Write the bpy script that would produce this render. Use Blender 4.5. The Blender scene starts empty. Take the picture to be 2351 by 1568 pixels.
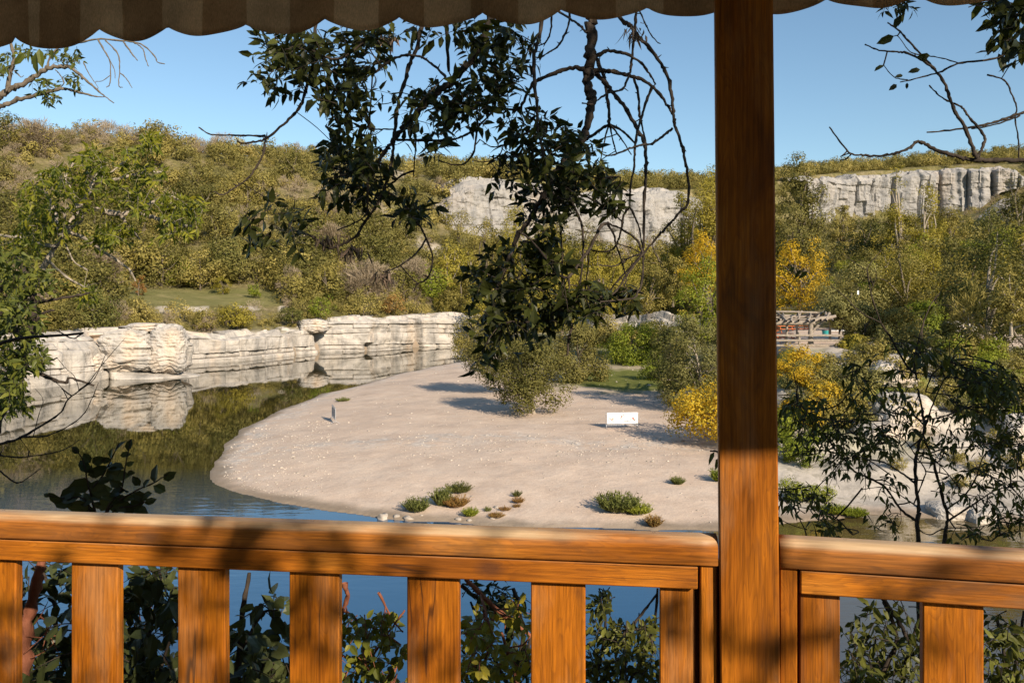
import bpy, math
import numpy as np
from mathutils import Vector

# ------------------------------------------------------------------ camera, sky, sun, exposure
scene = bpy.context.scene
COL = scene.collection
EYE = 8.8                      # eye height above the river (m)
F = 1830.0; CX = 1175.5; HZ = 690.0   # focal length / centre / horizon in pixels of a 2351 px wide view

cam_d = bpy.data.cameras.new("camera"); cam = bpy.data.objects.new("camera", cam_d); COL.objects.link(cam)
cam.location = (0, 0, EYE); cam.rotation_euler = (math.radians(90), 0, 0)
cam_d.sensor_width = 36.0; cam_d.lens = 36.0 * F / 2351.0
cam_d.shift_y = -(784.0 - HZ) / 2351.0
cam_d.clip_start = 0.05; cam_d.clip_end = 4000
scene.camera = cam

SUN_EL = math.radians(27); SUN_AZ = math.radians(33)      # sun stands behind and to the right of the viewer
sun_vec = Vector((math.sin(SUN_AZ) * math.cos(SUN_EL), -math.cos(SUN_AZ) * math.cos(SUN_EL), math.sin(SUN_EL)))
sun_d = bpy.data.lights.new("sun", 'SUN'); sun = bpy.data.objects.new("sun", sun_d); COL.objects.link(sun)
sun_d.energy = 4.9; sun_d.angle = math.radians(0.6); sun_d.color = (1.0, 0.86, 0.68)
sun.rotation_euler = sun_vec.to_track_quat('Z', 'Y').to_euler()

world = bpy.data.worlds.new("World"); scene.world = world; world.use_nodes = True
wn = world.node_tree.nodes; wl = world.node_tree.links
sky = wn.new("ShaderNodeTexSky"); sky.sky_type = 'NISHITA'; sky.sun_disc = False
sky.sun_elevation = SUN_EL; sky.sun_rotation = math.pi - SUN_AZ
sky.air_density = 1.0; sky.dust_density = 0.35; sky.ozone_density = 0.6; sky.altitude = 100
bg = wn["Background"]; bg.inputs[1].default_value = 0.090
skm = wn.new("ShaderNodeMix"); skm.data_type = 'RGBA'; skm.blend_type = 'MULTIPLY'; skm.inputs[0].default_value = 1.0
skm.inputs[7].default_value = (0.91, 1.05, 1.09, 1); wl.new(sky.outputs[0], skm.inputs[6]); wl.new(skm.outputs[2], bg.inputs[0])

scene.view_settings.view_transform = 'Standard'; scene.view_settings.look = 'None'
scene.view_settings.exposure = 0.60; scene.view_settings.gamma = 1.0
scene.render.engine = 'CYCLES'
scene.cycles.max_bounces = 6; scene.cycles.diffuse_bounces = 3; scene.cycles.transparent_max_bounces = 4
scene.cycles.caustics_reflective = False; scene.cycles.caustics_refractive = False

# ------------------------------------------------------------------ helpers: pixels to points, noise, meshes
rng = np.random.default_rng(7)

def W(px, py, d):
    return np.array([(px - CX) / F * d, d, EYE - (py - HZ) / F * d])

def G(px, py, z=0.0):
    d = (EYE - z) * F / (py - HZ)
    return np.array([(px - CX) / F * d, d])

def hsh(*a):
    h = np.zeros(np.broadcast(*a).shape) if len(a) > 1 else np.zeros(np.shape(a[0]))
    for i, v in enumerate(a):
        h = h + np.asarray(v, float) * (12.9898, 78.233, 37.719, 93.989)[i]
    s = np.sin(h) * 43758.5453
    return s - np.floor(s)

def vnoise(x, y, z=0.0):
    x, y, z = np.broadcast_arrays(np.asarray(x, float), np.asarray(y, float), np.asarray(z, float))
    i, j, k = np.floor(x), np.floor(y), np.floor(z)
    f, g, h = x - i, y - j, z - k
    f = f * f * (3 - 2 * f); g = g * g * (3 - 2 * g); h = h * h * (3 - 2 * h)
    def c(a, b, d): return hsh(i + a, j + b, k + d)
    x00 = c(0, 0, 0) * (1 - f) + c(1, 0, 0) * f; x10 = c(0, 1, 0) * (1 - f) + c(1, 1, 0) * f
    x01 = c(0, 0, 1) * (1 - f) + c(1, 0, 1) * f; x11 = c(0, 1, 1) * (1 - f) + c(1, 1, 1) * f
    return (x00 * (1 - g) + x10 * g) * (1 - h) + (x01 * (1 - g) + x11 * g) * h

def fbm(x, y, z=0.0, o=4):
    s = 0; a = 0.5; t = 0
    for i in range(o):
        s = s + a * vnoise(np.asarray(x) * 2 ** i + 17.3 * i, np.asarray(y) * 2 ** i + 5.1 * i, np.asarray(z) * 2 ** i); t += a; a *= 0.5
    return s / t

def sstep(a, b, x):
    t = np.clip((np.asarray(x, float) - a) / (b - a), 0, 1); return t * t * (3 - 2 * t)

def mesh_obj(name, V, faces, mat, parent=None, smooth=False, mat_idx=None, link=True):
    """faces: list of (n,k) int arrays"""
    me = bpy.data.meshes.new(name)
    V = np.asarray(V, np.float32)
    faces = [np.asarray(f, np.int32) for f in faces if len(f)]
    me.vertices.add(len(V)); me.vertices.foreach_set("co", V.ravel())
    idx = np.concatenate([f.ravel() for f in faces])
    tot = np.concatenate([np.full(len(f), f.shape[1], np.int32) for f in faces])
    st = np.concatenate([[0], np.cumsum(tot)[:-1]]).astype(np.int32)
    me.loops.add(len(idx)); me.loops.foreach_set("vertex_index", idx)
    me.polygons.add(len(tot)); me.polygons.foreach_set("loop_start", st); me.polygons.foreach_set("loop_total", tot)
    mats = mat if isinstance(mat, (list, tuple)) else [mat]
    for m in mats: me.materials.append(m)
    if mat_idx is not None: me.polygons.foreach_set("material_index", np.concatenate(mat_idx).astype(np.int32))
    me.polygons.foreach_set("use_smooth", np.full(len(tot), smooth))
    me.update(calc_edges=True); me.validate()
    if not link: return me
    o = bpy.data.objects.new(name, me); COL.objects.link(o)
    if parent is not None: o.parent = parent
    return o

def tag(o, label, cat, group=None, kind=None):
    if label: o["label"] = label
    if cat: o["category"] = cat
    if group: o["group"] = group
    if kind: o["kind"] = kind
    return o

def thing(name, label, cat, loc=(0, 0, 0), rz=0.0, group=None):
    o = bpy.data.objects.new(name, None); COL.objects.link(o)
    o.location = loc; o.rotation_euler = (0, 0, rz); o.empty_display_size = 0.2
    return tag(o, label, cat, group)

def dup(src, loc=None, rz=None, sc=None, label=None, group=None):
    r = src.copy(); COL.objects.link(r)
    if loc is not None: r.location = loc
    if rz is not None: r.rotation_euler = (0, 0, rz)
    if sc is not None: r.scale = sc
    if label: r["label"] = label
    if group: r["group"] = group
    for ch in list(src.children):
        c = ch.copy(); COL.objects.link(c); c.parent = r
        for g in ch.children:
            e = g.copy(); COL.objects.link(e); e.parent = c
    return r

class MB:
    """collects shapes into one mesh"""
    def __init__(s): s.V = []; s.Fq = {}; s.n = 0
    def add(s, V, *faces):
        V = np.asarray(V, float)
        for f in faces:
            f = np.asarray(f, int)
            if len(f): s.Fq.setdefault(f.shape[1], []).append(f + s.n)
        s.V.append(V); s.n += len(V); return s
    def box(s, c, size, rz=0.0, bev=0.0, lean=None):
        hx, hy, hz = np.asarray(size, float) / 2
        if bev <= 0:
            V = np.array([[x, y, z] for z in (-hz, hz) for y in (-hy, hy) for x in (-hx, hx)])
            Q = [[0, 2, 3, 1], [4, 5, 7, 6], [0, 1, 5, 4], [2, 6, 7, 3], [0, 4, 6, 2], [1, 3, 7, 5]]
            T = []
        else:
            b = min(bev, hx * .9, hy * .9, hz * .9); V = []; ids = {}
            for sx in (-1, 1):
                for sy in (-1, 1):
                    for sz in (-1, 1):
                        for ax in range(3):
                            p = [sx * hx, sy * hy, sz * hz]; q = [sx, sy, sz]
                            for a2 in range(3):
                                if a2 != ax: p[a2] -= q[a2] * b
                            ids[(sx, sy, sz, ax)] = len(V); V.append(p)
            V = np.array(V); Q = []; T = []
            for ax in range(3):
                o1, o2 = [(1, 2), (2, 0), (0, 1)][ax]
                for sg in (-1, 1):
                    r = []
                    for (a, c2) in ((-1, -1), (1, -1), (1, 1), (-1, 1)):
                        q = [0, 0, 0]; q[ax] = sg; q[o1] = a; q[o2] = c2; r.append(ids[(*q, ax)])
                    Q.append(r if sg > 0 else r[::-1])
                for a in (-1, 1):
                    for c2 in (-1, 1):
                        q0 = [0, 0, 0]; q0[ax] = -1; q0[o1] = a; q0[o2] = c2; q1 = list(q0); q1[ax] = 1
                        Q.append([ids[(*q0, o1)], ids[(*q1, o1)], ids[(*q1, o2)], ids[(*q0, o2)]])
            for sx in (-1, 1):
                for sy in (-1, 1):
                    for sz in (-1, 1): T.append([ids[(sx, sy, sz, a)] for a in range(3)])
        cr, sr = math.cos(rz), math.sin(rz)
        R = np.array([[cr, -sr, 0], [sr, cr, 0], [0, 0, 1]])
        V = V @ R.T + np.asarray(c, float)
        return s.add(V, Q, T) if len(T) else s.add(V, Q)
    def tube(s, P, r, sides=6):
        V, Q = tube(P, r, sides); return s.add(V, Q)
    def obj(s, name, mat, parent=None, smooth=False):
        return mesh_obj(name, np.concatenate(s.V), [np.concatenate(f) for f in s.Fq.values()], mat, parent, smooth)

def crom(P, per=5):
    """Catmull-Rom through the rows of P (any number of columns)"""
    P = np.asarray(P, float)
    if len(P) < 3:
        t = np.linspace(0, 1, per + 1)[:, None]; return P[0] * (1 - t) + P[-1] * t
    Q = np.vstack([2 * P[0] - P[1], P, 2 * P[-1] - P[-2]]); out = []
    t = np.linspace(0, 1, per, endpoint=False)[:, None]
    for i in range(1, len(Q) - 2):
        a, b, c, d = Q[i - 1], Q[i], Q[i + 1], Q[i + 2]
        out.append(0.5 * (2 * b + (c - a) * t + (2 * a - 5 * b + 4 * c - d) * t ** 2 + (3 * b - a - 3 * c + d) * t ** 3))
    out.append(P[-1:]); return np.vstack(out)

def tube(P, r, sides=6):
    P = np.asarray(P, float); n = len(P); r = np.broadcast_to(np.asarray(r, float), (n,))
    T = np.gradient(P, axis=0); T /= np.linalg.norm(T, axis=1)[:, None] + 1e-9
    mean = np.abs(T.mean(0)); ref = np.eye(3)[int(np.argmin(mean))]
    A = np.cross(T, ref); A /= np.linalg.norm(A, axis=1)[:, None] + 1e-9
    B = np.cross(T, A); a = np.arange(sides) * 2 * np.pi / sides
    V = P[:, None, :] + r[:, None, None] * (np.cos(a)[None, :, None] * A[:, None, :] + np.sin(a)[None, :, None] * B[:, None, :])
    V = V.reshape(-1, 3); i = np.arange(n - 1)[:, None] * sides; j = np.arange(sides)[None, :]; k = (j + 1) % sides
    Q = np.stack([i + j, i + k, i + sides + k, i + sides + j], -1).reshape(-1, 4)
    return V, Q

def unit(v): return v / (np.linalg.norm(v, axis=-1, keepdims=True) + 1e-9)

def cards(C, D, N, L, Wd):
    """rhombus leaf cards at C along D with normal N"""
    n = len(C); D = unit(D); S = unit(np.cross(N, D))
    L = np.broadcast_to(L, (n,))[:, None] / 2; Wd = np.broadcast_to(Wd, (n,))[:, None] / 2
    V = np.stack([C - D * L, C + S * Wd - D * L * .15, C + D * L, C - S * Wd - D * L * .15], 1).reshape(-1, 3)
    return V, np.arange(n * 4).reshape(n, 4)

def leaves(C, D, N, L, Wd, fold=0.25, droop=0.25, oval=False):
    """real little leaf blades, base at C, folded on the midrib: 8 vertices, 6 faces"""
    n = len(C); D = unit(D); S = unit(np.cross(N, D)); Nn = unit(np.cross(D, S))
    L = np.broadcast_to(L, (n,))[:, None]; Wd = np.broadcast_to(Wd, (n,))[:, None] / 2
    ts = (0.0, 0.3, 0.7, 1.0); ws = (0.55, 1.0, 0.85, 0.0) if False else None
    w1, w2 = (0.92, 0.86) if oval else (0.95, 0.62)
    def mid(t): return C + D * (L * t) - Nn * (L * droop * t * t)
    def side(t, w, sg): return mid(t) + S * (Wd * w * sg) + Nn * (Wd * w * fold)
    V = np.stack([mid(0.0), side(.28, w1, 1), side(.68, w2, 1), mid(1.0), side(.68, w2, -1), side(.28, w1, -1), mid(.3), mid(.7)], 1).reshape(-1, 3)
    b = (np.arange(n) * 8)[:, None]
    T = np.concatenate([b + [0, 1, 6], b + [2, 3, 7], b + [0, 6, 5], b + [4, 7, 3]])
    Q = np.concatenate([b + [1, 2, 7, 6], b + [6, 7, 4, 5]])
    return V, T, Q

# ------------------------------------------------------------------ materials
def new_mat(name):
    m = bpy.data.materials.new(name); m.use_nodes = True
    return m, m.node_tree.nodes, m.node_tree.links, m.node_tree.nodes["Principled BSDF"]

def ramp(n, stops, interp='LINEAR'):
    r = n.new("ShaderNodeValToRGB"); r.color_ramp.interpolation = interp
    e = r.color_ramp.elements
    while len(e) < len(stops): e.new(0.5)
    for x, (p, c) in zip(e, stops):
        x.position = p; x.color = (c, c, c, 1) if isinstance(c, (int, float)) else (*c, 1)
    return r

def noise(n, l, vec, scale, detail=4, rough=.55, dist=0.0, stretch=None):
    if stretch is not None:
        mp = n.new("ShaderNodeMapping"); mp.inputs["Scale"].default_value = stretch
        l.new(vec, mp.inputs["Vector"]); vec = mp.outputs[0]
    t = n.new("ShaderNodeTexNoise"); t.inputs["Scale"].default_value = scale; t.inputs["Detail"].default_value = detail
    t.inputs["Roughness"].default_value = rough; t.inputs["Distortion"].default_value = dist
    l.new(vec, t.inputs["Vector"]); return t.outputs["Fac"]

def mix(n, l, fac, a, b, mode='MIX'):
    m = n.new("ShaderNodeMix"); m.data_type = 'RGBA'; m.blend_type = mode
    for sock, v in ((m.inputs[0], fac), (m.inputs[6], a), (m.inputs[7], b)):
        if isinstance(v, bpy.types.NodeSocket): l.new(v, sock)
        elif isinstance(v, (int, float)): sock.default_value = v
        else: sock.default_value = (*v, 1)
    return m.outputs[2]

def math_(n, l, op, a, b=0.0):
    m = n.new("ShaderNodeMath"); m.operation = op
    for i, v in enumerate((a, b)):
        if isinstance(v, bpy.types.NodeSocket): l.new(v, m.inputs[i])
        else: m.inputs[i].default_value = v
    return m.outputs[0]

def bump(n, l, bs, h, strength, dist):
    b = n.new("ShaderNodeBump"); b.inputs["Strength"].default_value = strength; b.inputs["Distance"].default_value = dist
    l.new(h, b.inputs["Height"]); l.new(b.outputs[0], bs.inputs["Normal"]); return b

def foliage_mat(name, cols, nscale=0.6, trans=0.3, rough=0.6, spec=0.15, tcol=None):
    m, n, l, bs = new_mat(name)
    geo = n.new("ShaderNodeNewGeometry"); oi = n.new("ShaderNodeObjectInfo"); tc = n.new("ShaderNodeTexCoord")
    nz = noise(n, l, tc.outputs["Object"], nscale, 3)
    a = math_(n, l, 'MULTIPLY', geo.outputs["Random Per Island"], .45)
    b = math_(n, l, 'MULTIPLY', oi.outputs["Random"], .30)
    c = math_(n, l, 'MULTIPLY', nz, .55)
    tn = n.new("ShaderNodeAttribute"); tn.attribute_name = "tint"
    b = math_(n, l, 'ADD', b, math_(n, l, 'MULTIPLY', tn.outputs["Fac"], .30))
    s = math_(n, l, 'ADD', math_(n, l, 'ADD', a, b), math_(n, l, 'SUBTRACT', c, .13))
    k = len(cols); r = ramp(n, [(.1 + .8 * i / (k - 1), c2) for i, c2 in enumerate(cols)])
    l.new(s, r.inputs[0]); l.new(r.outputs[0], bs.inputs["Base Color"])
    bs.inputs["Roughness"].default_value = rough; bs.inputs["Specular IOR Level"].default_value = spec
    if trans > 0:
        tr = n.new("ShaderNodeBsdfTranslucent"); mx = n.new("ShaderNodeMixShader"); mx.inputs[0].default_value = trans
        tcc = mix(n, l, 1.0, r.outputs[0], tcol or (1.25, 1.2, .6), 'MULTIPLY'); l.new(tcc, tr.inputs[0])
        l.new(bs.outputs[0], mx.inputs[1]); l.new(tr.outputs[0], mx.inputs[2])
        l.new(mx.outputs[0], n["Material Output"].inputs[0])
    return m

def bark_mat(name, c1, c2, scale=25, b=.6):
    m, n, l, bs = new_mat(name); tc = n.new("ShaderNodeTexCoord")
    f = noise(n, l, tc.outputs["Object"], scale, 5, .65, stretch=(1, 1, .35))
    r = ramp(n, [(.3, c1), (.7, c2)]); l.new(f, r.inputs[0]); l.new(r.outputs[0], bs.inputs["Base Color"])
    bs.inputs["Roughness"].default_value = .9; bs.inputs["Specular IOR Level"].default_value = .15
    bump(n, l, bs, f, b, .02); return m

M_oak = foliage_mat("evergreen_oak_leaves", [(.048, .048, .012), (.098, .092, .022), (.16, .14, .037), (.235, .20, .062)], .35, .2)
M_tan = foliage_mat("bare_twig_tan", [(.155, .115, .072), (.215, .165, .108), (.28, .22, .148), (.34, .27, .19)], .35, .15)
M_olive = foliage_mat("olive_scrub_leaves", [(.11, .098, .022), (.19, .16, .038), (.275, .225, .06), (.36, .29, .095)], .35, .22)
M_ylw = foliage_mat("autumn_yellow_leaves", [(.30, .19, .012), (.46, .295, .018), (.58, .385, .03), (.48, .40, .05)], .5, .35)
M_grn = foliage_mat("fresh_green_leaves", [(.075, .10, .012), (.14, .175, .018), (.22, .245, .026), (.33, .32, .042)], .5, .3)
M_dgrn = foliage_mat("dark_green_leaves", [(.042, .048, .012), (.078, .084, .020), (.125, .125, .032), (.19, .17, .052)], .5, .22)
M_poplar = foliage_mat("poplar_leaves", [(.145, .13, .017), (.22, .19, .026), (.31, .255, .04), (.39, .32, .062)], .4, .3)
M_willow = foliage_mat("grey_willow_leaves", [(.095, .092, .030), (.155, .145, .044), (.215, .195, .064), (.29, .255, .095)], .5, .25)
M_rust = foliage_mat("rusty_weed_leaves", [(.14, .065, .02), (.22, .11, .03), (.28, .17, .05), (.2, .18, .06)], 1.5, .2)
M_weed = foliage_mat("weed_leaves", [(.06, .07, .02), (.11, .12, .03), (.16, .17, .045), (.22, .22, .07)], 1.5, .2)
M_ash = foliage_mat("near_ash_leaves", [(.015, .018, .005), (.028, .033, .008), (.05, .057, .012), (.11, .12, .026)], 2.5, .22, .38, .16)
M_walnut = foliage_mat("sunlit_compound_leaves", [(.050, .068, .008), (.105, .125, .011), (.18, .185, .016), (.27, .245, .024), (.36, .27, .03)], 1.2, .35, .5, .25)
M_edge = foliage_mat("dark_edge_leaves", [(.035, .045, .010), (.07, .085, .016), (.12, .135, .022), (.22, .21, .03)], 1.2, .3, .5, .25)  # darker green leaf palette
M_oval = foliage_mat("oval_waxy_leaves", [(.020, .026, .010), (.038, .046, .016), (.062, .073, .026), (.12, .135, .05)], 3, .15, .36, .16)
M_lime = foliage_mat("yellowing_bramble_leaves", [(.05, .065, .012), (.12, .13, .018), (.24, .22, .025), (.34, .26, .03)], 3, .35, .5, .3)
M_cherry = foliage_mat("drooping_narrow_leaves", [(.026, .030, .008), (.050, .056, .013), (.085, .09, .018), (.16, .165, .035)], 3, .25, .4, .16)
M_barkd = bark_mat("dark_bark", (.022, .017, .014), (.075, .058, .045))
M_barkp = bark_mat("pale_bark", (.20, .165, .125), (.42, .36, .29))
M_barkm = bark_mat("grey_brown_bark", (.09, .07, .05), (.2, .165, .125))
M_barkr = bark_mat("red_brown_bark", (.13, .045, .025), (.28, .11, .065))
M_dead = foliage_mat("withered_leaves", [(.10, .07, .05), (.20, .14, .10), (.27, .2, .15)], 3, .2)

def limestone(name, scale=1.0, streak=1.0, warm=0.0, grey=0.0):
    m, n, l, bs = new_mat(name); tc = n.new("ShaderNodeTexCoord"); v = tc.outputs["Object"]
    a = noise(n, l, v, .35 * scale, 5, .6)
    r = ramp(n, [(.28, (.29, .27, .245)), (.5, (.45, .41, .365)), (.72, (.58, .515, .44))]); l.new(a, r.inputs[0])
    st = noise(n, l, v, 1.1 * scale, 5, .65, .3, stretch=(1, 1, .16))
    rs = ramp(n, [(.50, 0.0), (.66, 1.0)]); l.new(st, rs.inputs[0])
    c = mix(n, l, math_(n, l, 'MULTIPLY', rs.outputs[0], .75 * streak), r.outputs[0], (.20, .19, .18))
    wm = noise(n, l, v, .22 * scale, 3, .5, 0, stretch=(1, 1, .3)); rw = ramp(n, [(.56, 0.0), (.70, 1.0)]); l.new(wm, rw.inputs[0])
    c = mix(n, l, math_(n, l, 'MULTIPLY', rw.outputs[0], .45 + warm), c, (.66, .47, .30))
    bed = noise(n, l, v, 1.0 * scale, 3, .5, 0, stretch=(.06, .06, 2.4)); rb = ramp(n, [(.60, 0.0), (.67, 1.0)]); l.new(bed, rb.inputs[0])
    c = mix(n, l, math_(n, l, 'MULTIPLY', rb.outputs[0], .22), c, (.22, .195, .165))
    if grey: c = mix(n, l, grey, c, (.22, .215, .215))
    l.new(c, bs.inputs["Base Color"]); bs.inputs["Roughness"].default_value = .95; bs.inputs["Specular IOR Level"].default_value = .1
    h = math_(n, l, 'ADD', noise(n, l, v, 2.2 * scale, 6, .65), math_(n, l, 'MULTIPLY', bed, .8))
    bump(n, l, bs, h, .7, .25 / scale); return m
M_lime_near = limestone("limestone_riverside", 1.0, .8)
M_lime_far = limestone("limestone_far_cliff", .28, 1.5, .05, .62)

M_lime_out = limestone("limestone_outcrop", .6, 1.2, 0, .45)

def ground_mat():
    m, n, l, bs = new_mat("ground_sand_rock_grass"); tc = n.new("ShaderNodeTexCoord"); v = tc.outputs["Object"]
    at = n.new("ShaderNodeVertexColor"); at.layer_name = "mask"; sp = n.new("ShaderNodeSeparateColor"); l.new(at.outputs[0], sp.inputs[0])
    s1 = noise(n, l, v, .5, 5, .6); r1 = ramp(n, [(.3, (.475, .362, .28)), (.55, (.57, .443, .345)), (.75, (.625, .497, .39))]); l.new(s1, r1.inputs[0])
    s2 = noise(n, l, v, 14, 4, .7); r2 = ramp(n, [(.30, .80), (.62, 1.08)]); l.new(s2, r2.inputs[0])
    sand = mix(n, l, 1.0, r1.outputs[0], r2.outputs[0], 'MULTIPLY')
    vo = n.new("ShaderNodeTexVoronoi"); vo.inputs["Scale"].default_value = 5.5; l.new(v, vo.inputs["Vector"])
    rv = ramp(n, [(0.0, (.30, .28, .26)), (.35, (.42, .38, .34)), (.7, (.56, .5, .44)), (1.0, (.72, .66, .58))]); l.new(vo.outputs["Color"], rv.inputs[0])
    pat = noise(n, l, v, .9, 5, .7); rp = ramp(n, [(.42, 0.0), (.62, 1.0)]); l.new(pat, rp.inputs[0])
    sand = mix(n, l, math_(n, l, 'MULTIPLY', sp.outputs[2], rp.outputs[0]), sand, rv.outputs[0])
    k = noise(n, l, v, .8, 6, .65); rk = ramp(n, [(.3, (.26, .235, .205)), (.5, (.42, .375, .325)), (.7, (.53, .47, .40))]); l.new(k, rk.inputs[0])
    kd = noise(n, l, v, 1.6, 5, .7, .5); rkd = ramp(n, [(.5, 0.0), (.62, .7)]); l.new(kd, rkd.inputs[0])
    rock = mix(n, l, rkd.outputs[0], rk.outputs[0], (.24, .215, .175))
    c = mix(n, l, sp.outputs[0], sand, rock)
    g = noise(n, l, v, 1.3, 5, .7); rg = ramp(n, [(.3, (.07, .085, .018)), (.55, (.14, .15, .035)), (.75, (.24, .21, .08))]); l.new(g, rg.inputs[0])
    c = mix(n, l, sp.outputs[1], c, rg.outputs[0])
    wet = n.new("ShaderNodeAttribute"); wet.attribute_name = "wet"
    c = mix(n, l, wet.outputs["Fac"], c, (.16, .125, .085))
    l.new(c, bs.inputs["Base Color"]); bs.inputs["Roughness"].default_value = .95; bs.inputs["Specular IOR Level"].default_value = .1
    h = math_(n, l, 'ADD', noise(n, l, v, 3.0, 6, .7), math_(n, l, 'MULTIPLY', noise(n, l, v, .7, 3), 1.2))
    fp = noise(n, l, v, 1.9, 2, .5, .6)
    h = math_(n, l, 'ADD', h, math_(n, l, 'MULTIPLY', fp, .9))
    bump(n, l, bs, h, .24, .13); return m
M_ground = ground_mat()

def hill_mat():
    m, n, l, bs = new_mat("hillside_brush_soil"); tc = n.new("ShaderNodeTexCoord"); v = tc.outputs["Object"]
    at = n.new("ShaderNodeVertexColor"); at.layer_name = "mask"; sp = n.new("ShaderNodeSeparateColor"); l.new(at.outputs[0], sp.inputs[0])
    a = noise(n, l, v, .11, 6, .7); r = ramp(n, [(.3, (.11, .10, .035)), (.48, (.165, .145, .058)), (.62, (.24, .195, .105)), (.78, (.33, .27, .18))]); l.new(a, r.inputs[0])
    b = noise(n, l, v, .9, 5, .7); rb = ramp(n, [(.3, .55), (.7, 1.2)]); l.new(b, rb.inputs[0])
    c = mix(n, l, 1.0, r.outputs[0], rb.outputs[0], 'MULTIPLY')
    g = noise(n, l, v, .25, 4, .6); rg = ramp(n, [(.3, (.14, .14, .048)), (.6, (.21, .19, .078)), (.8, (.29, .24, .12))]); l.new(g, rg.inputs[0])
    c = mix(n, l, sp.outputs[1], c, rg.outputs[0])
    k = noise(n, l, v, .5, 5, .7); rk = ramp(n, [(.35, (.36, .32, .27)), (.65, (.60, .53, .44))]); l.new(k, rk.inputs[0])
    c = mix(n, l, sp.outputs[0], c, rk.outputs[0])
    l.new(c, bs.inputs["Base Color"]); bs.inputs["Roughness"].default_value = 1; bs.inputs["Specular IOR Level"].default_value = .05
    bump(n, l, bs, b, .8, .6); return m
M_hill = hill_mat()

def water_mat():
    m, n, l, bs = new_mat("river_water"); tc = n.new("ShaderNodeTexCoord"); v = tc.outputs["Object"]
    bs.inputs["Roughness"].default_value = .02
    bs.inputs["IOR"].default_value = 2.1
    a = noise(n, l, v, 1.5, 3, .5, .2, stretch=(.55, 1.5, 1)); b = noise(n, l, v, .10, 2, .5)
    rb = ramp(n, [(.40, .12), (.64, 1.0)]); l.new(b, rb.inputs[0])
    sx = n.new("ShaderNodeSeparateXYZ"); l.new(v, sx.inputs[0])
    mr = n.new("ShaderNodeMapRange"); mr.inputs[1].default_value = 20; mr.inputs[2].default_value = 46; mr.inputs[3].default_value = .8; mr.inputs[4].default_value = .07
    l.new(sx.outputs[1], mr.inputs[0])
    md = n.new("ShaderNodeMapRange"); md.inputs[1].default_value = 30; md.inputs[2].default_value = 42; l.new(sx.outputs[1], md.inputs[0])
    ms = n.new("ShaderNodeMapRange"); ms.inputs[1].default_value = 4; ms.inputs[2].default_value = 9; l.new(sx.outputs[0], ms.inputs[0])
    cw = mix(n, l, md.outputs[0], (.010, .060, .135), (.026, .023, .007))          # near blue: deep water with sky reflection painted in; brown green further up
    cw = mix(n, l, ms.outputs[0], cw, (.085, .062, .024)); l.new(cw, bs.inputs["Base Color"])   # shallow cove on the right shows its bed
    h = math_(n, l, 'MULTIPLY', math_(n, l, 'MULTIPLY', a, rb.outputs[0]), mr.outputs[0])
    bump(n, l, bs, h, .20, .10); return m
M_water = water_mat()

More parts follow.
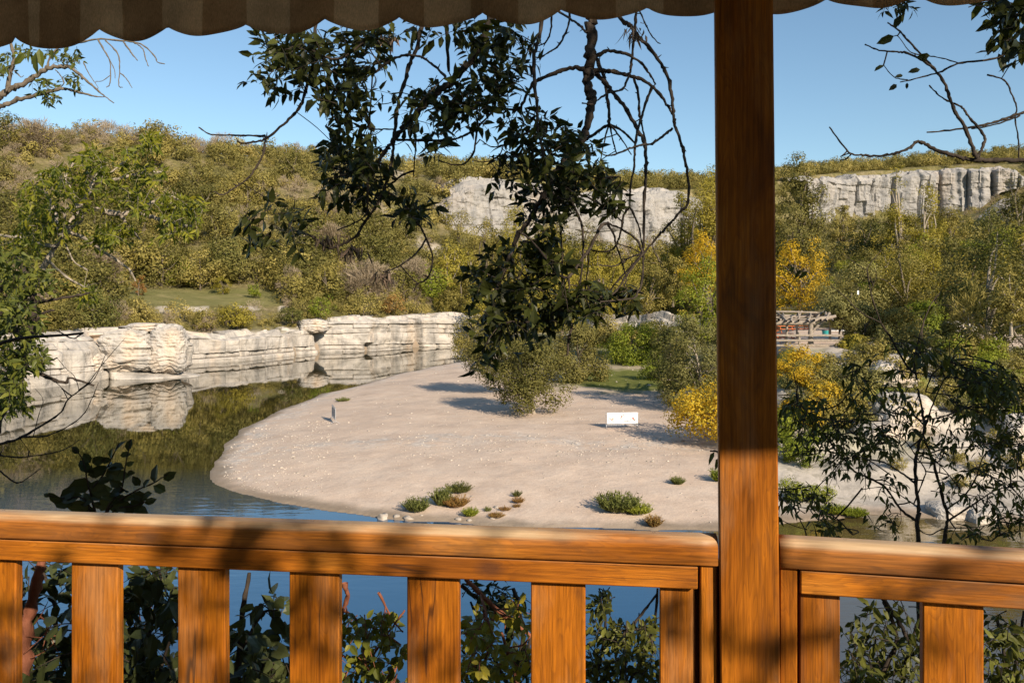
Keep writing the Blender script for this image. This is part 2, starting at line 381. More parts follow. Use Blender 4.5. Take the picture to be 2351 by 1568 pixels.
def wood_mat(name, axis, top_wear=0.0, tone=1.0):
    """stained softwood: long grain, growth-ring figure, knots; worn pale on top faces where the stain has weathered off"""
    m, n, l, bs = new_mat(name); tc = n.new("ShaderNodeTexCoord"); oi = n.new("ShaderNodeObjectInfo")
    add = n.new("ShaderNodeVectorMath"); add.operation = 'ADD'; l.new(tc.outputs["Object"], add.inputs[0])
    off = n.new("ShaderNodeCombineXYZ"); rnd = math_(n, l, 'MULTIPLY', oi.outputs["Random"], 37.0)
    for i in range(3): l.new(rnd, off.inputs[i])
    l.new(off.outputs[0], add.inputs[1]); v = add.outputs[0]
    lo = .10; st = [1, 1, 1]; st[axis] = lo
    warp = noise(n, l, v, 5.0, 2, .5, stretch=tuple(.6 if i != axis else .25 for i in range(3)))
    mp = n.new("ShaderNodeMapping"); mp.inputs["Scale"].default_value = st; l.new(v, mp.inputs[0])
    wadd = n.new("ShaderNodeVectorMath"); wadd.operation = 'MULTIPLY_ADD'; l.new(warp, wadd.inputs[0]); wadd.inputs[1].default_value = (.10, .10, .10); l.new(mp.outputs[0], wadd.inputs[2])
    ringt = n.new("ShaderNodeTexNoise"); ringt.inputs["Scale"].default_value = 34; ringt.inputs["Detail"].default_value = 1.0; l.new(wadd.outputs[0], ringt.inputs["Vector"])
    ring = math_(n, l, 'FRACT', math_(n, l, 'MULTIPLY', ringt.outputs["Fac"], 11.0))
    rr = ramp(n, [(0.0, .0), (.55, .35), (.88, 1.0), (1.0, .0)]); l.new(ring, rr.inputs[0])
    fine = noise(n, l, v, 190, 3, .6, stretch=tuple(1 if i != axis else .03 for i in range(3)))
    big = noise(n, l, v, 3.2, 4, .6, .6, stretch=tuple(1.4 if i != axis else .5 for i in range(3)))
    rbg = ramp(n, [(.26, (.11, .030, .003)), (.42, (.31, .094, .006)), (.57, (.46, .150, .010)), (.76, (.54, .215, .030))]); l.new(big, rbg.inputs[0])
    c = mix(n, l, math_(n, l, 'MULTIPLY', rr.outputs[0], .36), rbg.outputs[0], (.15, .045, .008))
    rf = ramp(n, [(.34, .52), (.62, 1.12)]); l.new(fine, rf.inputs[0]); c = mix(n, l, .8, c, rf.outputs[0], 'MULTIPLY')
    vo = n.new("ShaderNodeTexVoronoi"); vo.inputs["Scale"].default_value = 5.2
    mk = n.new("ShaderNodeMapping"); mk.inputs["Scale"].default_value = tuple(1.0 if i != axis else .55 for i in range(3)); l.new(v, mk.inputs[0]); l.new(mk.outputs[0], vo.inputs["Vector"])
    kd = ramp(n, [(.05, 1.0), (.15, 0.0)]); l.new(vo.outputs["Distance"], kd.inputs[0])
    c = mix(n, l, math_(n, l, 'MULTIPLY', kd.outputs[0], .8), c, (.085, .03, .012))
    stn = noise(n, l, v, 5.0, 4, .65, .8, stretch=tuple(1.6 if i != axis else .45 for i in range(3)))
    rst = ramp(n, [(.54, 0.0), (.70, .8)]); l.new(stn, rst.inputs[0]); c = mix(n, l, rst.outputs[0], c, (.10, .04, .015))
    ck = noise(n, l, v, 11.0, 2, .5, .4, stretch=tuple(1.3 if i != axis else .07 for i in range(3)))
    ckr = ramp(n, [(.0, 0.0), (.488, 0.0), (.497, .85), (.503, .85), (.512, 0.0)]); l.new(ck, ckr.inputs[0])
    ckm = noise(n, l, v, 3.0, 2, .5); ckm2 = ramp(n, [(.50, 0.0), (.60, 1.0)]); l.new(ckm, ckm2.inputs[0])
    c = mix(n, l, math_(n, l, 'MULTIPLY', ckr.outputs[0], ckm2.outputs[0]), c, (.045, .016, .006))
    if tone != 1.0: c = mix(n, l, 1.0, c, (tone, tone, tone), 'MULTIPLY')
    wear = noise(n, l, v, 6.0, 5, .65, 0, stretch=tuple(1 if i != axis else .22 for i in range(3)))
    rw = ramp(n, [(.50, 0.0), (.66, 1.0)]); l.new(wear, rw.inputs[0])
    wearf = math_(n, l, 'MULTIPLY', rw.outputs[0], .20)
    if top_wear > 0:
        geo = n.new("ShaderNodeNewGeometry"); sx = n.new("ShaderNodeSeparateXYZ"); l.new(geo.outputs["Normal"], sx.inputs[0])
        rz = ramp(n, [(.03, 0.12), (.40, 1.0)]); l.new(sx.outputs[2], rz.inputs[0])
        rw2 = ramp(n, [(.30, .15), (.55, 1.0)]); l.new(wear, rw2.inputs[0])
        wearf = math_(n, l, 'MAXIMUM', wearf, math_(n, l, 'MULTIPLY', math_(n, l, 'MULTIPLY', rz.outputs[0], rw2.outputs[0]), top_wear))
    wc = mix(n, l, fine, (.30, .195, .105), (.64, .47, .30))
    c = mix(n, l, wearf, c, wc)
    l.new(c, bs.inputs["Base Color"]); bs.inputs["Roughness"].default_value = .5; bs.inputs["Specular IOR Level"].default_value = .22
    h = math_(n, l, 'ADD', math_(n, l, 'MULTIPLY', fine, .6), math_(n, l, 'MULTIPLY', rr.outputs[0], .25)); bump(n, l, bs, h, .35, .0015)
    return m
M_woodx = wood_mat("stained_wood_rail", 0, 1.0)
M_woodb = wood_mat("stained_wood_beam", 0, .2)
M_woodz = wood_mat("stained_wood_upright", 2, 0)

def plain(name, col, rough=.7, metal=0.0, var=.15, scale=8):
    m, n, l, bs = new_mat(name); tc = n.new("ShaderNodeTexCoord")
    f = noise(n, l, tc.outputs["Object"], scale, 4, .6); r = ramp(n, [(.3, tuple(x * (1 - var) for x in col)), (.7, tuple(min(1, x * (1 + var)) for x in col))])
    l.new(f, r.inputs[0]); l.new(r.outputs[0], bs.inputs["Base Color"]); bs.inputs["Roughness"].default_value = rough; bs.inputs["Metallic"].default_value = metal
    return m

def awning_mat(name, thru):
    m, n, l, bs = new_mat(name); uv = n.new("ShaderNodeUVMap"); sx = n.new("ShaderNodeSeparateXYZ"); l.new(uv.outputs[0], sx.inputs[0])
    s = math_(n, l, 'FLOORED_MODULO', sx.outputs[0], 2.0); g = math_(n, l, 'GREATER_THAN', s, 1.0)
    c = mix(n, l, g, (.60, .405, .245), (.76, .55, .355))
    tc = n.new("ShaderNodeTexCoord"); wv = noise(n, l, tc.outputs["Object"], 420, 2, .7, stretch=(1, 1, .25)); r = ramp(n, [(.3, .72), (.7, 1.15)]); l.new(wv, r.inputs[0])
    dirt = noise(n, l, tc.outputs["Object"], 5, 5, .65); rd = ramp(n, [(.35, .78), (.65, 1.05)]); l.new(dirt, rd.inputs[0])
    c = mix(n, l, 1.0, c, r.outputs[0], 'MULTIPLY'); c = mix(n, l, 1.0, c, rd.outputs[0], 'MULTIPLY')
    l.new(c, bs.inputs["Base Color"]); bs.inputs["Roughness"].default_value = .9; bs.inputs["Specular IOR Level"].default_value = .1
    tr = n.new("ShaderNodeBsdfTranslucent"); l.new(c, tr.inputs[0]); mx = n.new("ShaderNodeMixShader"); mx.inputs[0].default_value = thru
    l.new(bs.outputs[0], mx.inputs[1]); l.new(tr.outputs[0], mx.inputs[2]); l.new(mx.outputs[0], n["Material Output"].inputs[0])
    bump(n, l, bs, wv, .3, .001); return m
M_awning = awning_mat('striped_awning_canvas', .08); M_valance = awning_mat('striped_valance_canvas', .85)
M_metal = plain("galvanised_steel", (.42, .42, .43), .45, .6)
M_white = plain("white_sign_sheet", (.80, .78, .75), .5, 0, .03)
M_red = plain("red_sign_ink", (.62, .16, .13), .6)
M_pink = plain("pale_red_sign_ink", (.66, .30, .27), .6)
M_ink = plain("dark_sign_ink", (.12, .10, .10), .6)
M_grey = plain("faded_sign_text", (.48, .45, .45), .6)
M_greywood = plain("weathered_grey_wood", (.26, .215, .17), .9, 0, .3, 6)
M_orange = plain("orange_picnic_paint", (.60, .16, .045), .55, 0, .15, 3)
M_teal = plain("teal_plastic", (.03, .30, .30), .4)
M_stone = plain("pale_river_stone", (.40, .345, .29), .9, 0, .45, 1.7)

# ------------------------------------------------------------------ the river, the ground, the near bank
LB = [(-60, 915), (50, 898), (150, 880), (230, 868), (320, 866), (415, 862), (432, 836), (560, 828), (680, 815), (760, 808), (850, 806), (960, 798), (1040, 795)]
LBxy = np.array([G(*p) for p in LB])
SH = [(1150, 822), (1105, 834), (1000, 848), (900, 864), (830, 885), (740, 905), (640, 945), (560, 985), (520, 1022), (496, 1062), (492, 1105), (540, 1130), (640, 1150), (740, 1168),
      (850, 1184), (940, 1197), (1100, 1204), (1300, 1213), (1500, 1216), (1650, 1216), (1790, 1199), (1900, 1190), (1996, 1179), (2100, 1186), (2351, 1203), (2600, 1214), (3100, 1228), (3600, 1235)]
SHxy = np.array([G(*p) for p in SH])
back = unit(LBxy) * 2.0
RIVER = np.vstack([[(-120, 3)], [(-70, 40)], LBxy + back, [(-6, 160)], [(3, 146)], SHxy, [(75, 3)]])

def poly_sd(X, Y, P):
    X = np.asarray(X, float); Y = np.asarray(Y, float); d = np.full(X.shape, 1e9); ins = np.zeros(X.shape, bool)
    for (ax, ay), (bx, by) in zip(P, np.roll(P, -1, 0)):
        ex, ey = bx - ax, by - ay; t = np.clip(((X - ax) * ex + (Y - ay) * ey) / (ex * ex + ey * ey + 1e-12), 0, 1)
        d = np.minimum(d, np.hypot(X - ax - t * ex, Y - ay - t * ey))
        c = ((ay > Y) != (by > Y)); xi = ax + (Y - ay) * ex / (ey if abs(ey) > 1e-9 else 1e-9); ins ^= c & (X < xi)
    return np.where(ins, -d, d)

def ground_z(X, Y):
    X = np.asarray(X, float); Y = np.asarray(Y, float)
    sd = poly_sd(X, Y, RIVER) + (fbm(X * .35, Y * .35) - .5) * .8
    z = np.where(sd > 0, .05 + .85 * (1 - np.exp(-np.maximum(sd, 0) / 7.0)), np.maximum(sd * .25, -2.0))
    z = z + np.where(sd > 0, (fbm(X * .25, Y * .25) - .5) * .25 * np.clip(sd / 4, 0, 1), 0)
    r = X / np.maximum(Y, 1)
    w = sstep(.24, .36, r) * (sd > 0)
    slope = sstep(31.5, 56.5, Y + (fbm(X * .15, Y * .15, 3.1) - .5) * 5)
    st = slope * 6.5; fl = np.floor(st); stp = (fl + sstep(.25, .75, st - fl)) / 6.5       # rock ledges
    lump = (fbm(X * .3, Y * .3, 1.7, 5) - .5) * 2.2 * np.clip(slope * 4, 0, 1) * (1 - sstep(.85, 1.0, slope))
    z = z + w * (stp * 4.75 + lump)
    z = z + sstep(80, 150, Y) * 1.6 * (sd > 0) * (1 - w)
    return z

us = (np.arange(-900, 3300, 5.5) - CX) / F
ys = 15.0 * np.exp(np.linspace(0, math.log(175 / 15.0), 470))
UU, YY = np.meshgrid(us, ys); XX = UU * YY
ZZ = ground_z(XX, YY); SD = poly_sd(XX, YY, RIVER)
nr, nc = XX.shape
def grid_faces(nr, nc):
    i = np.arange(nr - 1)[:, None] * nc; j = np.arange(nc - 1)[None, :]
    return np.stack([i + j, i + j + 1, i + nc + j + 1, i + nc + j], -1).reshape(-1, 4)
ground = mesh_obj("ground", np.stack([XX, YY, ZZ], -1).reshape(-1, 3), [grid_faces(nr, nc)], M_ground, None, True)
tag(ground, "pale sand and shingle river beach rising to a limestone bank", None, None, "structure")
rr = XX / np.maximum(YY, 1)
wR = sstep(.25, .34, rr)
gl = np.stack([(XX - 13.0) / 9.0, (YY - 80) / 12.0], -1)
grass = sstep(1.3, .75, np.hypot(gl[..., 0], gl[..., 1]) + (fbm(XX * .5, YY * .5) - .5) * .8)
grass = np.maximum(grass, sstep(80, 105, YY) * sstep(0.0, .05, rr) * .8)
grass = np.maximum(grass, wR * sstep(.50, .62, fbm(XX * .22, YY * .22, 9.)) * sstep(36, 44, YY))
terr = wR * sstep(55.5, 57.5, YY)
rock = wR * (1 - terr) * sstep(.2, 1.2, SD)
grass = grass * (1 - terr)
grav = np.maximum(sstep(4.5, .5, SD) * sstep(34, 44, YY), sstep(3, 0, np.abs(YY - 45 - (fbm(XX * .2, YY * .2) - .5) * 8)) * .9)
grav = np.maximum(grav, sstep(90, 98, YY) * .8)
grav = np.maximum(grav, .18) * (1 - terr)
mc = ground.data.color_attributes.new("mask", 'FLOAT_COLOR', 'POINT')
mc.data.foreach_set("color", np.stack([rock, grass, grav, np.ones_like(rock)], -1).astype(np.float32).ravel())
wt = ground.data.attributes.new("wet", 'FLOAT', 'POINT')
wt.data.foreach_set("value", (sstep(1.1, .0, SD + (fbm(XX, YY) - .5) * 1.0) * .75).astype(np.float32).ravel())

wv = np.array([[-260, -30, 0], [160, -30, 0], [160, 190, 0], [-260, 190, 0]], float)
water = mesh_obj("river_water", wv, [np.array([[0, 1, 2, 3]])], M_water)
tag(water, "calm green river reflecting cliffs and sky", None, None, "structure")

# steep near bank under the terrace
bx, by = np.meshgrid(np.linspace(-30, 30, 160), np.linspace(-10, 14, 90))
bz = 6.95 - sstep(2.2, 13, by) * 9.0 + (fbm(bx * .4, by * .4, 4.) - .5) * 1.0 * sstep(2.3, 5, by)
bank = mesh_obj("river_bank", np.stack([bx, by, bz], -1).reshape(-1, 3), [grid_faces(90, 160)], M_hill, None, True)
tag(bank, "steep scrubby bank below the terrace", None, None, "structure")
mc = bank.data.color_attributes.new("mask", 'FLOAT_COLOR', 'POINT'); mc.data.foreach_set("color", np.tile(np.array([0, .3, 0, 1], np.float32), bx.size))

def bank_z(x, y): return float(6.95 - sstep(2.2, 13, y) * 9.0 + (fbm(x * .4, y * .4, 4.) - .5) * sstep(2.3, 5, y))

def hit(px, py, lo=18.0, hi=170.0):
    d = np.linspace(lo, hi, 1500); x = (px - CX) / F * d; z = EYE - (py - HZ) / F * d
    g = ground_z(x, d); k = np.argmax(z <= g)
    if not (z <= g).any(): k = len(d) - 1
    return np.array([x[k], d[k], g[k]])

# ------------------------------------------------------------------ the hills: a loft whose rows are real terraces and slopes
HPX = [-400, 0, 240, 430, 640, 850, 1040, 1200, 1400, 1560, 1640, 1790, 1890, 1950, 2150, 2351, 2900]
HR = [  # rows of (pixel row, distance) for every column above
 [(817, 80), (786, 80), (773, 94), (774, 116), (767, 128), (738, 143), (730, 157), (790, 158), (788, 155), (788, 135), (795, 122), (768, 92), (772, 86), (776, 82), (782, 78), (790, 72), (800, 66)],
 [(740, 95), (728, 96), (704, 110), (701, 130), (700, 143), (692, 158), (692, 172), (720, 176), (725, 175), (715, 160), (705, 150), (700, 130), (692, 118), (684, 110), (640, 100), (600, 95), (560, 90)],
 [(700, 115), (690, 116), (662, 142), (660, 156), (667, 162), (655, 176), (650, 190), (660, 205), (660, 220), (655, 215), (650, 210), (640, 190), (620, 180), (605, 170), (560, 165), (520, 160), (480, 150)],
 [(500, 165), (490, 172), (485, 190), (485, 202), (490, 212), (500, 232), (520, 250), (548, 270), (575, 290), (568, 300), (560, 300), (530, 335), (515, 356), (510, 362), (500, 376), (455, 362), (400, 335)],
 [(324, 210), (324, 216), (336, 230), (350, 245), (365, 262), (386, 285), (411, 262), (412, 282), (434, 300), (440, 310), (430, 315), (415, 360), (402, 376), (396, 384), (384, 400), (376, 392), (370, 360)],
 [(314, 232), (316, 238), (334, 252), (350, 270), (365, 290), (386, 315), (394, 330), (402, 350), (418, 380), (421, 392), (420, 400), (405, 440), (397, 455), (390, 470), (370, 490), (354, 480), (350, 440)],
 [(314, 420), (316, 430), (334, 440), (350, 460), (365, 480), (386, 500), (394, 520), (402, 540), (418, 570), (421, 580), (420, 590), (405, 630), (397, 645), (390, 660), (370, 680), (354, 670), (350, 630)]]
HPXa = np.array(HPX, float); HYa = np.array([[p[0] for p in r] for r in HR], float); HDa = np.array([[p[1] for p in r] for r in HR], float)

def sm_interp(x, xs, ysv):
    """smooth monotone-ish interpolation across columns"""
    k = np.clip(np.searchsorted(xs, x, side='right') - 1, 0, len(xs) - 2)
    t = np.clip((x - xs[k]) / (xs[k + 1] - xs[k]), 0, 1); return ysv[k] * (1 - t) + ysv[k + 1] * t

def hill_point(px, v):
    """px column, v row parameter 0..6 -> world xyz (arrays)"""
    px = np.asarray(px, float); v = np.asarray(v, float)
    P = []
    for k in range(7):
        P.append((sm_interp(px, HPXa, HYa[k]), sm_interp(px, HPXa, HDa[k])))
    k = np.clip(np.floor(v).astype(int), 0, 5); t = np.clip(v - k, 0, 1)
    yy = np.stack([p[0] for p in P]); dd = np.stack([p[1] for p in P])
    zz = EYE - (yy - HZ) / F * dd
    take = lambda A, kk: np.take_along_axis(A, kk[None], 0)[0]
    d = take(dd, k) * (1 - t) + take(dd, k + 1) * t; z = take(zz, k) * (1 - t) + take(zz, k + 1) * t
    x = (px - CX) / F * d
    amp = sstep(0, 1.5, v) * 3.0 * (1 - .7 * np.exp(-((v - 1.5) / .6) ** 2) * ((px > 200) & (px < 700)))
    z = z + (fbm(x * .06, d * .06, 2.2, 5) - .5) * amp + (fbm(x * .3, d * .3, 5.) - .5) * .6 * sstep(0, .3, v)
    return x, d, z

hpx = np.arange(-400, 2900, 7.0); hv = np.concatenate([np.linspace(0, 1, 16), np.linspace(1, 2, 16)[1:], np.linspace(2, 5, 90)[1:], np.linspace(5, 6, 10)[1:]])
HP, HV = np.meshgrid(hpx, hv); hx, hy, hz = hill_point(HP, HV)
hills = mesh_obj("hillside", np.stack([hx, hy, hz], -1).reshape(-1, 3), [grid_faces(*HP.shape)], M_hill, None, True)
tag(hills, "dry brush covered hills behind the river", None, None, "structure")
lawn = sstep(.95, 1.05, HV) * sstep(2.05, 1.9, HV) * sstep(235, 285, HP) * sstep(660, 640, HP)
rk = sstep(.60, .72, fbm(hx * .05, hy * .05, 7.7)) * sstep(2.2, 2.6, HV) * (HP < 1700) * .8
rk = np.maximum(rk, sstep(.50, .58, fbm(hx * .35, hy * .35, 1.)) * sstep(.75, .85, HV) * sstep(1.0, .93, HV) * sstep(330, 380, HP) * sstep(700, 640, HP))
rk = np.maximum(rk, sstep(.25, 0, HV) * .8 * (HP < 1100))
mc = hills.data.color_attributes.new("mask", 'FLOAT_COLOR', 'POINT')
mc.data.foreach_set("color", np.stack([rk, lawn, 0 * rk, 1 + 0 * rk], -1).astype(np.float32).ravel())

# ------------------------------------------------------------------ limestone cliffs
def cliff(name, label, pts, top, nv, ds, mat, seed, th, bw, amp, back, bulges=(), clefts=(), column=0.0, steps=3, tilt=0.0, overhang=0.0, tvar=None, notch=None):
    tvar = th if tvar is None else tvar
    """pts (n,3) base line, top (n,) crest heights; strata, blocks, joints and clefts are displaced geometry"""
    pts = np.asarray(pts, float); top = np.asarray(top, float)
    s0 = np.concatenate([[0], np.cumsum(np.hypot(*np.diff(pts[:, :2], axis=0).T))]); s = np.arange(0, s0[-1], ds)
    px = np.interp(s, s0, pts[:, 0]); py = np.interp(s, s0, pts[:, 1]); pz = np.interp(s, s0, pts[:, 2]); tz = np.interp(s, s0, top)
    tz = tz + (fbm(s * .12, s * 0 + seed, 0, 4) - .5) * (tvar * 1.6) + (hsh(np.floor(s / bw / 1.3), s * 0 + seed) - .5) * tvar * .25
    tx, ty = np.gradient(px), np.gradient(py); kk = max(3, int(2.0 / ds) | 1); ker = np.ones(kk) / kk
    pad = lambda a: np.convolve(np.pad(a, kk // 2, mode='edge'), ker, 'valid')
    tx, ty = pad(tx), pad(ty); ln = np.hypot(tx, ty); nx, ny = ty / ln, -tx / ln
    sg = np.sign(-(nx * px + ny * py).mean()); nx, ny = nx * sg, ny * sg
    v = np.linspace(0, 1, nv)[:, None]; S = s[None, :] + 0 * v
    Z = pz + (tz - pz) * v
    zi = Z + tilt * S + 1.1 * th * (fbm(S * .05 + seed, Z * .15, 0, 3) - .5)
    idf = zi / th; st = np.floor(idf + .35 * np.sin(idf * 2.3 + seed)); fr = (idf + .35 * np.sin(idf * 2.3 + seed)) - st
    wb = bw * (.6 + .9 * hsh(st, st * 0 + seed)); cf = S / wb + 9 * hsh(st, st * 0 + seed + 3.) + .25 * fbm(S * .4, Z * .4, seed); ce = np.floor(cf); fc = cf - ce
    edge = np.minimum(fc, 1 - fc) * wb
    off = amp * (.70 * (hsh(st, st * 0 + 1.7 + seed) - .5) + .45 * (hsh(st, ce, st * 0 + seed) - .5))
    off = off - amp * .45 * np.exp(-(edge / (.10 + .04 * bw)) ** 2) * (hsh(ce, st, ce * 0 + 8.) > .5)
    be = np.minimum(fr, 1 - fr) * th; off = off - amp * .45 * np.exp(-(be / (.07 + .03 * th)) ** 2) * sstep(.35, .6, fbm(S * .12, st * 3.1, seed, 3))
    off = off + amp * 3.4 * (fbm(S * .07, Z * .10, seed + 2., 4) - .5) + amp * .35 * (fbm(S * .9, Z * .9, seed, 4) - .5) + amp * 1.3 * (fbm(S * .32 + Z * .12, Z * .42, seed + 5., 3) - .5)
    if column:
        cw_ = bw * 1.25; qf = S / cw_ + .35 * fbm(S * .1, Z * .02, seed, 3) ; qe = np.floor(qf); qd = np.minimum(qf - qe, 1 - qf + qe) * cw_
        wd = hsh(qe, qe * 0 + 9.1)
        off = off + column * (1.5 * (hsh(qe, qe * 0 + seed) - .5)) - column * 1.0 * np.exp(-(qd / ((.03 + .09 * wd) * cw_)) ** 2) * (hsh(qe, qe * 0 + 4.4) > .45)
        q2 = S / (cw_ * .37) + .5 * fbm(S * .2, Z * .03, seed + 1., 3); e2 = np.floor(q2); off = off + column * .55 * (hsh(e2, np.floor(Z / 9 + hsh(e2, e2 * 0) * 3), e2 * 0 + seed) - .5)

        c1 = fbm(S * .055 + seed, Z * .006, 0, 3); c2 = np.abs(fbm(S * .14 + seed, Z * .012, 4., 3) - .5) * 2
        off = off + column * (3.2 * (c1 - .5) + 1.2 * (c2 - .3))
    off = off + overhang * np.sin(v * np.pi) ** 2
    if notch: off = off + sstep(notch[0] - 3, notch[0] + 2, S) * sstep(notch[1] + 1, notch[1] - 1, S) * (1.3 * np.exp(-((v - .10) / .07) ** 2) - 1.5 * np.exp(-((v - .27 + .012 * (S - notch[0])) / .07) ** 2))
    for (bp, bwid, bh, ba) in bulges:
        off = off + ba * np.exp(-((S - bp) / bwid) ** 4) * np.clip(1 - ((v - bh) / .62) ** 2, 0, 1) ** .6 * sstep(1.0, .72, v)
    for (cp, cw, cd, v0, v1) in clefts:
        off = off - cd * np.exp(-((S - cp + .5 * (v - .5)) / cw) ** 2) * sstep(v0 - .05, v0 + .05, v) * sstep(v1 + .08, v1 - .02, v)
    off = off * sstep(1.0, .93, v) * 1.0 + off * .6 * (1 - sstep(1.0, .93, v)) - .5 * sstep(.93, 1.0, v) * tvar
    Xf = px + nx * off; Yf = py + ny * off
    # broken top receding behind the crest
    nb = 26; vb = np.linspace(0, 1, nb + 1)[1:, None]
    Bd = vb * back; ofl = off[-1][None, :] * (1 - vb)
    Xb = px + nx * (ofl - Bd) ; Yb = py + ny * (ofl - Bd)
    q = vb * steps + (fbm(S[:1] * .15 + seed, vb * 3, 5.) - .5) * 1.4; qf = np.floor(q)
    Zb = tz + tvar * .9 * (qf + sstep(.35, .65, q - qf) - .2) * np.clip(vb * 4, 0, 1) + (fbm(S[:1] * .6, vb * 6, seed) - .5) * tvar * .5
    Zb[-1] -= 3
    V = np.concatenate([np.stack([Xf, Yf, Z], -1), np.stack([Xb, Yb, Zb], -1)], 0)
    # roll the base back under the water / slope
    o = mesh_obj(name, V.reshape(-1, 3), [grid_faces(V.shape[0], V.shape[1])], mat, None, False)
    return tag(o, label, "cliff")

lbz = np.column_stack([LBxy, np.full(len(LBxy), -.6)])
lt_py = [800, 788, 780, 776, 762, 764, 776, 772, 764, 744, 734, 728, 724]
lt = [EYE - (p - HZ) / F * d for p, d in zip(lt_py, LBxy[:, 1])]
lbz = np.vstack([[(-56, 50, -.6)], lbz, [(-4, 158, -.6)]]); lt = [3.5] + lt + [5.5]
def s_at(px):   # arclength along the left bank for a photo column
    P = lbz; s0 = np.concatenate([[0], np.cumsum(np.hypot(*np.diff(P[:, :2], axis=0).T))])
    cols = CX + F * P[:, 0] / P[:, 1]; return float(np.interp(px, cols, s0))
clf = [(s_at(237), .7, 3.2, .0, 1.0), (s_at(424), 1.1, 4.2, 0, 1), (s_at(682), .6, 2.2, 0, 1), (s_at(738), .5, 2.6, .0, 1), (s_at(848), .7, 2.8, 0, .27), (s_at(336), .7, 2.4, .2, .95), (s_at(405), .5, 1.4, .2, .9), (s_at(905), .7, 1.6, .3, 1), (s_at(962), .6, 2.4, 0, 1), (s_at(140), .4, 1.4, .2, 1), (s_at(70), .5, 1.8, 0, 1), (s_at(560), .5, 1.0, .3, 1)]
blg = [(s_at(292), 3.0, .62, 2.2), (s_at(384), 2.4, .58, 2.6), (s_at(180), 4, .5, 1.0), (s_at(800), 4, .6, 1.2)]
cliff("riverside_cliff", "low bedded white limestone cliff along the far river bank", lbz, lt, 84, .15, M_lime_near, 3.1, 1.25, 5.5, .85, 7.0, blg, clf, 0, 1, .012, tvar=.9, notch=(s_at(300), s_at(424)))

rb_ = np.random.default_rng(17)
for k, (px, py, wpx, hpx, dd, lb) in enumerate(((292, 805, 118, 92, .8, "large rounded white boulder bulging from the far cliff beside its deepest cleft"), (386, 800, 84, 104, 1.2, "tall rounded boulder at the right of the big bulging one on the far cliff"), (330, 752, 70, 22, -.5, "flat white rock lying on top of the two bulging boulders"),
        (720, 748, 66, 30, -1.2, "pale wedge shaped rock on the rim of the middle of the far cliff"), (205, 838, 66, 62, .2, "rounded pale rock at the waterline left of the big boulder"))):
    d = float(np.interp(px, [p[0] for p in LB], LBxy[:, 1])) - dd; sx_, sz_ = wpx / F * d / 2, hpx / F * d / 2
    TH, PH = np.meshgrid(np.linspace(0, np.pi, 60), np.linspace(0, 2 * np.pi, 91), indexing='ij')
    n3 = np.stack([np.sin(TH) * np.cos(PH), np.sin(TH) * np.sin(PH), np.cos(TH)], -1); n3 = np.sign(n3) * np.abs(n3) ** .7
    lay = n3[..., 2] * hpx / 16 + 1.2 * fbm(n3[..., 0] * 1.3 + k * 5, n3[..., 1] * 1.3, 2.); lf = lay - np.floor(lay)
    rad = 1 + .55 * (fbm(n3[..., 0] * 1.5 + k * 7, n3[..., 1] * 1.5, n3[..., 2] * 1.5, 5) - .5) + .10 * (hsh(np.floor(lay), lay * 0 + k) - .5) - .09 * np.exp(-(np.minimum(lf, 1 - lf) / .10) ** 2) + .06 * (fbm(n3[..., 0] * 7, n3[..., 1] * 7, n3[..., 2] * 7 + k, 3) - .5)
    V = n3 * rad[..., None] * np.array([sx_, min(sx_, 2.2), sz_ * 1.06]); V[:, -1] = V[:, 0]
    o = mesh_obj("boulder", V.reshape(-1, 3), [grid_faces(60, 91)], M_lime_near, None, False); o.location = tuple(W(px, py, d)); o.rotation_euler = (0, 0, .3); tag(o, lb, "boulder")

def strip(cols, d_of, base_of, top_of):
    P = []; T = []
    for c in cols:
        d = d_of(c); P.append(W(c, base_of(c), d)); T.append(EYE - (top_of(c) - HZ) / F * d)
    return np.array(P), np.array(T)
ip = lambda xs, yv: (lambda c: float(np.interp(c, xs, yv)))
P, T = strip(np.arange(920, 1640, 20), ip([920, 1040, 1200, 1400, 1640], [256, 250, 264, 282, 300]), ip([960, 1040, 1150, 1300, 1480, 1560, 1600], [560, 590, 600, 630, 650, 645, 640]), ip([920, 980, 1040, 1120, 1200, 1330, 1400, 1560, 1640], [540, 480, 440, 414, 428, 446, 452, 444, 470]))
cliff("valley_cliff", "pale limestone cliff halfway up the valley behind the hanging branches", P, T, 90, .55, M_lime_far, 8.3, 5.5, 9, 1.5, 14, column=1.5, steps=2, tvar=2.2)
P, T = strip(np.arange(1850, 2380, 15), ip([1850, 1890, 1950, 2150, 2351, 2400], [350, 357, 363, 376, 361, 358]), ip([1850, 1890, 1980, 2050, 2150, 2250, 2300, 2380], [560, 570, 570, 560, 530, 480, 440, 420]), ip([1850, 1890, 1950, 2150, 2300, 2380], [416, 411, 408, 395, 389, 412]))
cliff("plateau_cliff", "tall columned limestone cliff under the plateau on the right", P, T, 110, .45, M_lime_far, 5.7, 9.0, 9, 1.3, 14, column=2.9, steps=1, tvar=2.6)
P, T = strip(np.arange(2225, 2440, 9), ip([2150, 2420], [172, 160]), ip([2150, 2420], [590, 585]), ip([2225, 2240, 2270, 2300, 2440], [562, 535, 512, 498, 490]))
cliff("layered_outcrop", "stacked ledges of limestone sticking out of the right hand wood", P, T, 80, .25, M_lime_out, 2.2, 1.3, 3.2, 2.0, 9, steps=4, tilt=.10, tvar=1.5)
P, T = strip(np.arange(1290, 1600, 12), ip([1290, 1600], [140, 118]), ip([1290, 1600], [800, 790]), ip([1290, 1340, 1400, 1480, 1540, 1600], [772, 758, 775, 756, 770, 778]))
cliff("woodland_outcrop", "broken limestone wall among trees behind the beach", P, T, 50, .2, M_lime_near, 6.4, .9, 2.6, 1.5, 4, steps=3, tvar=1.2)

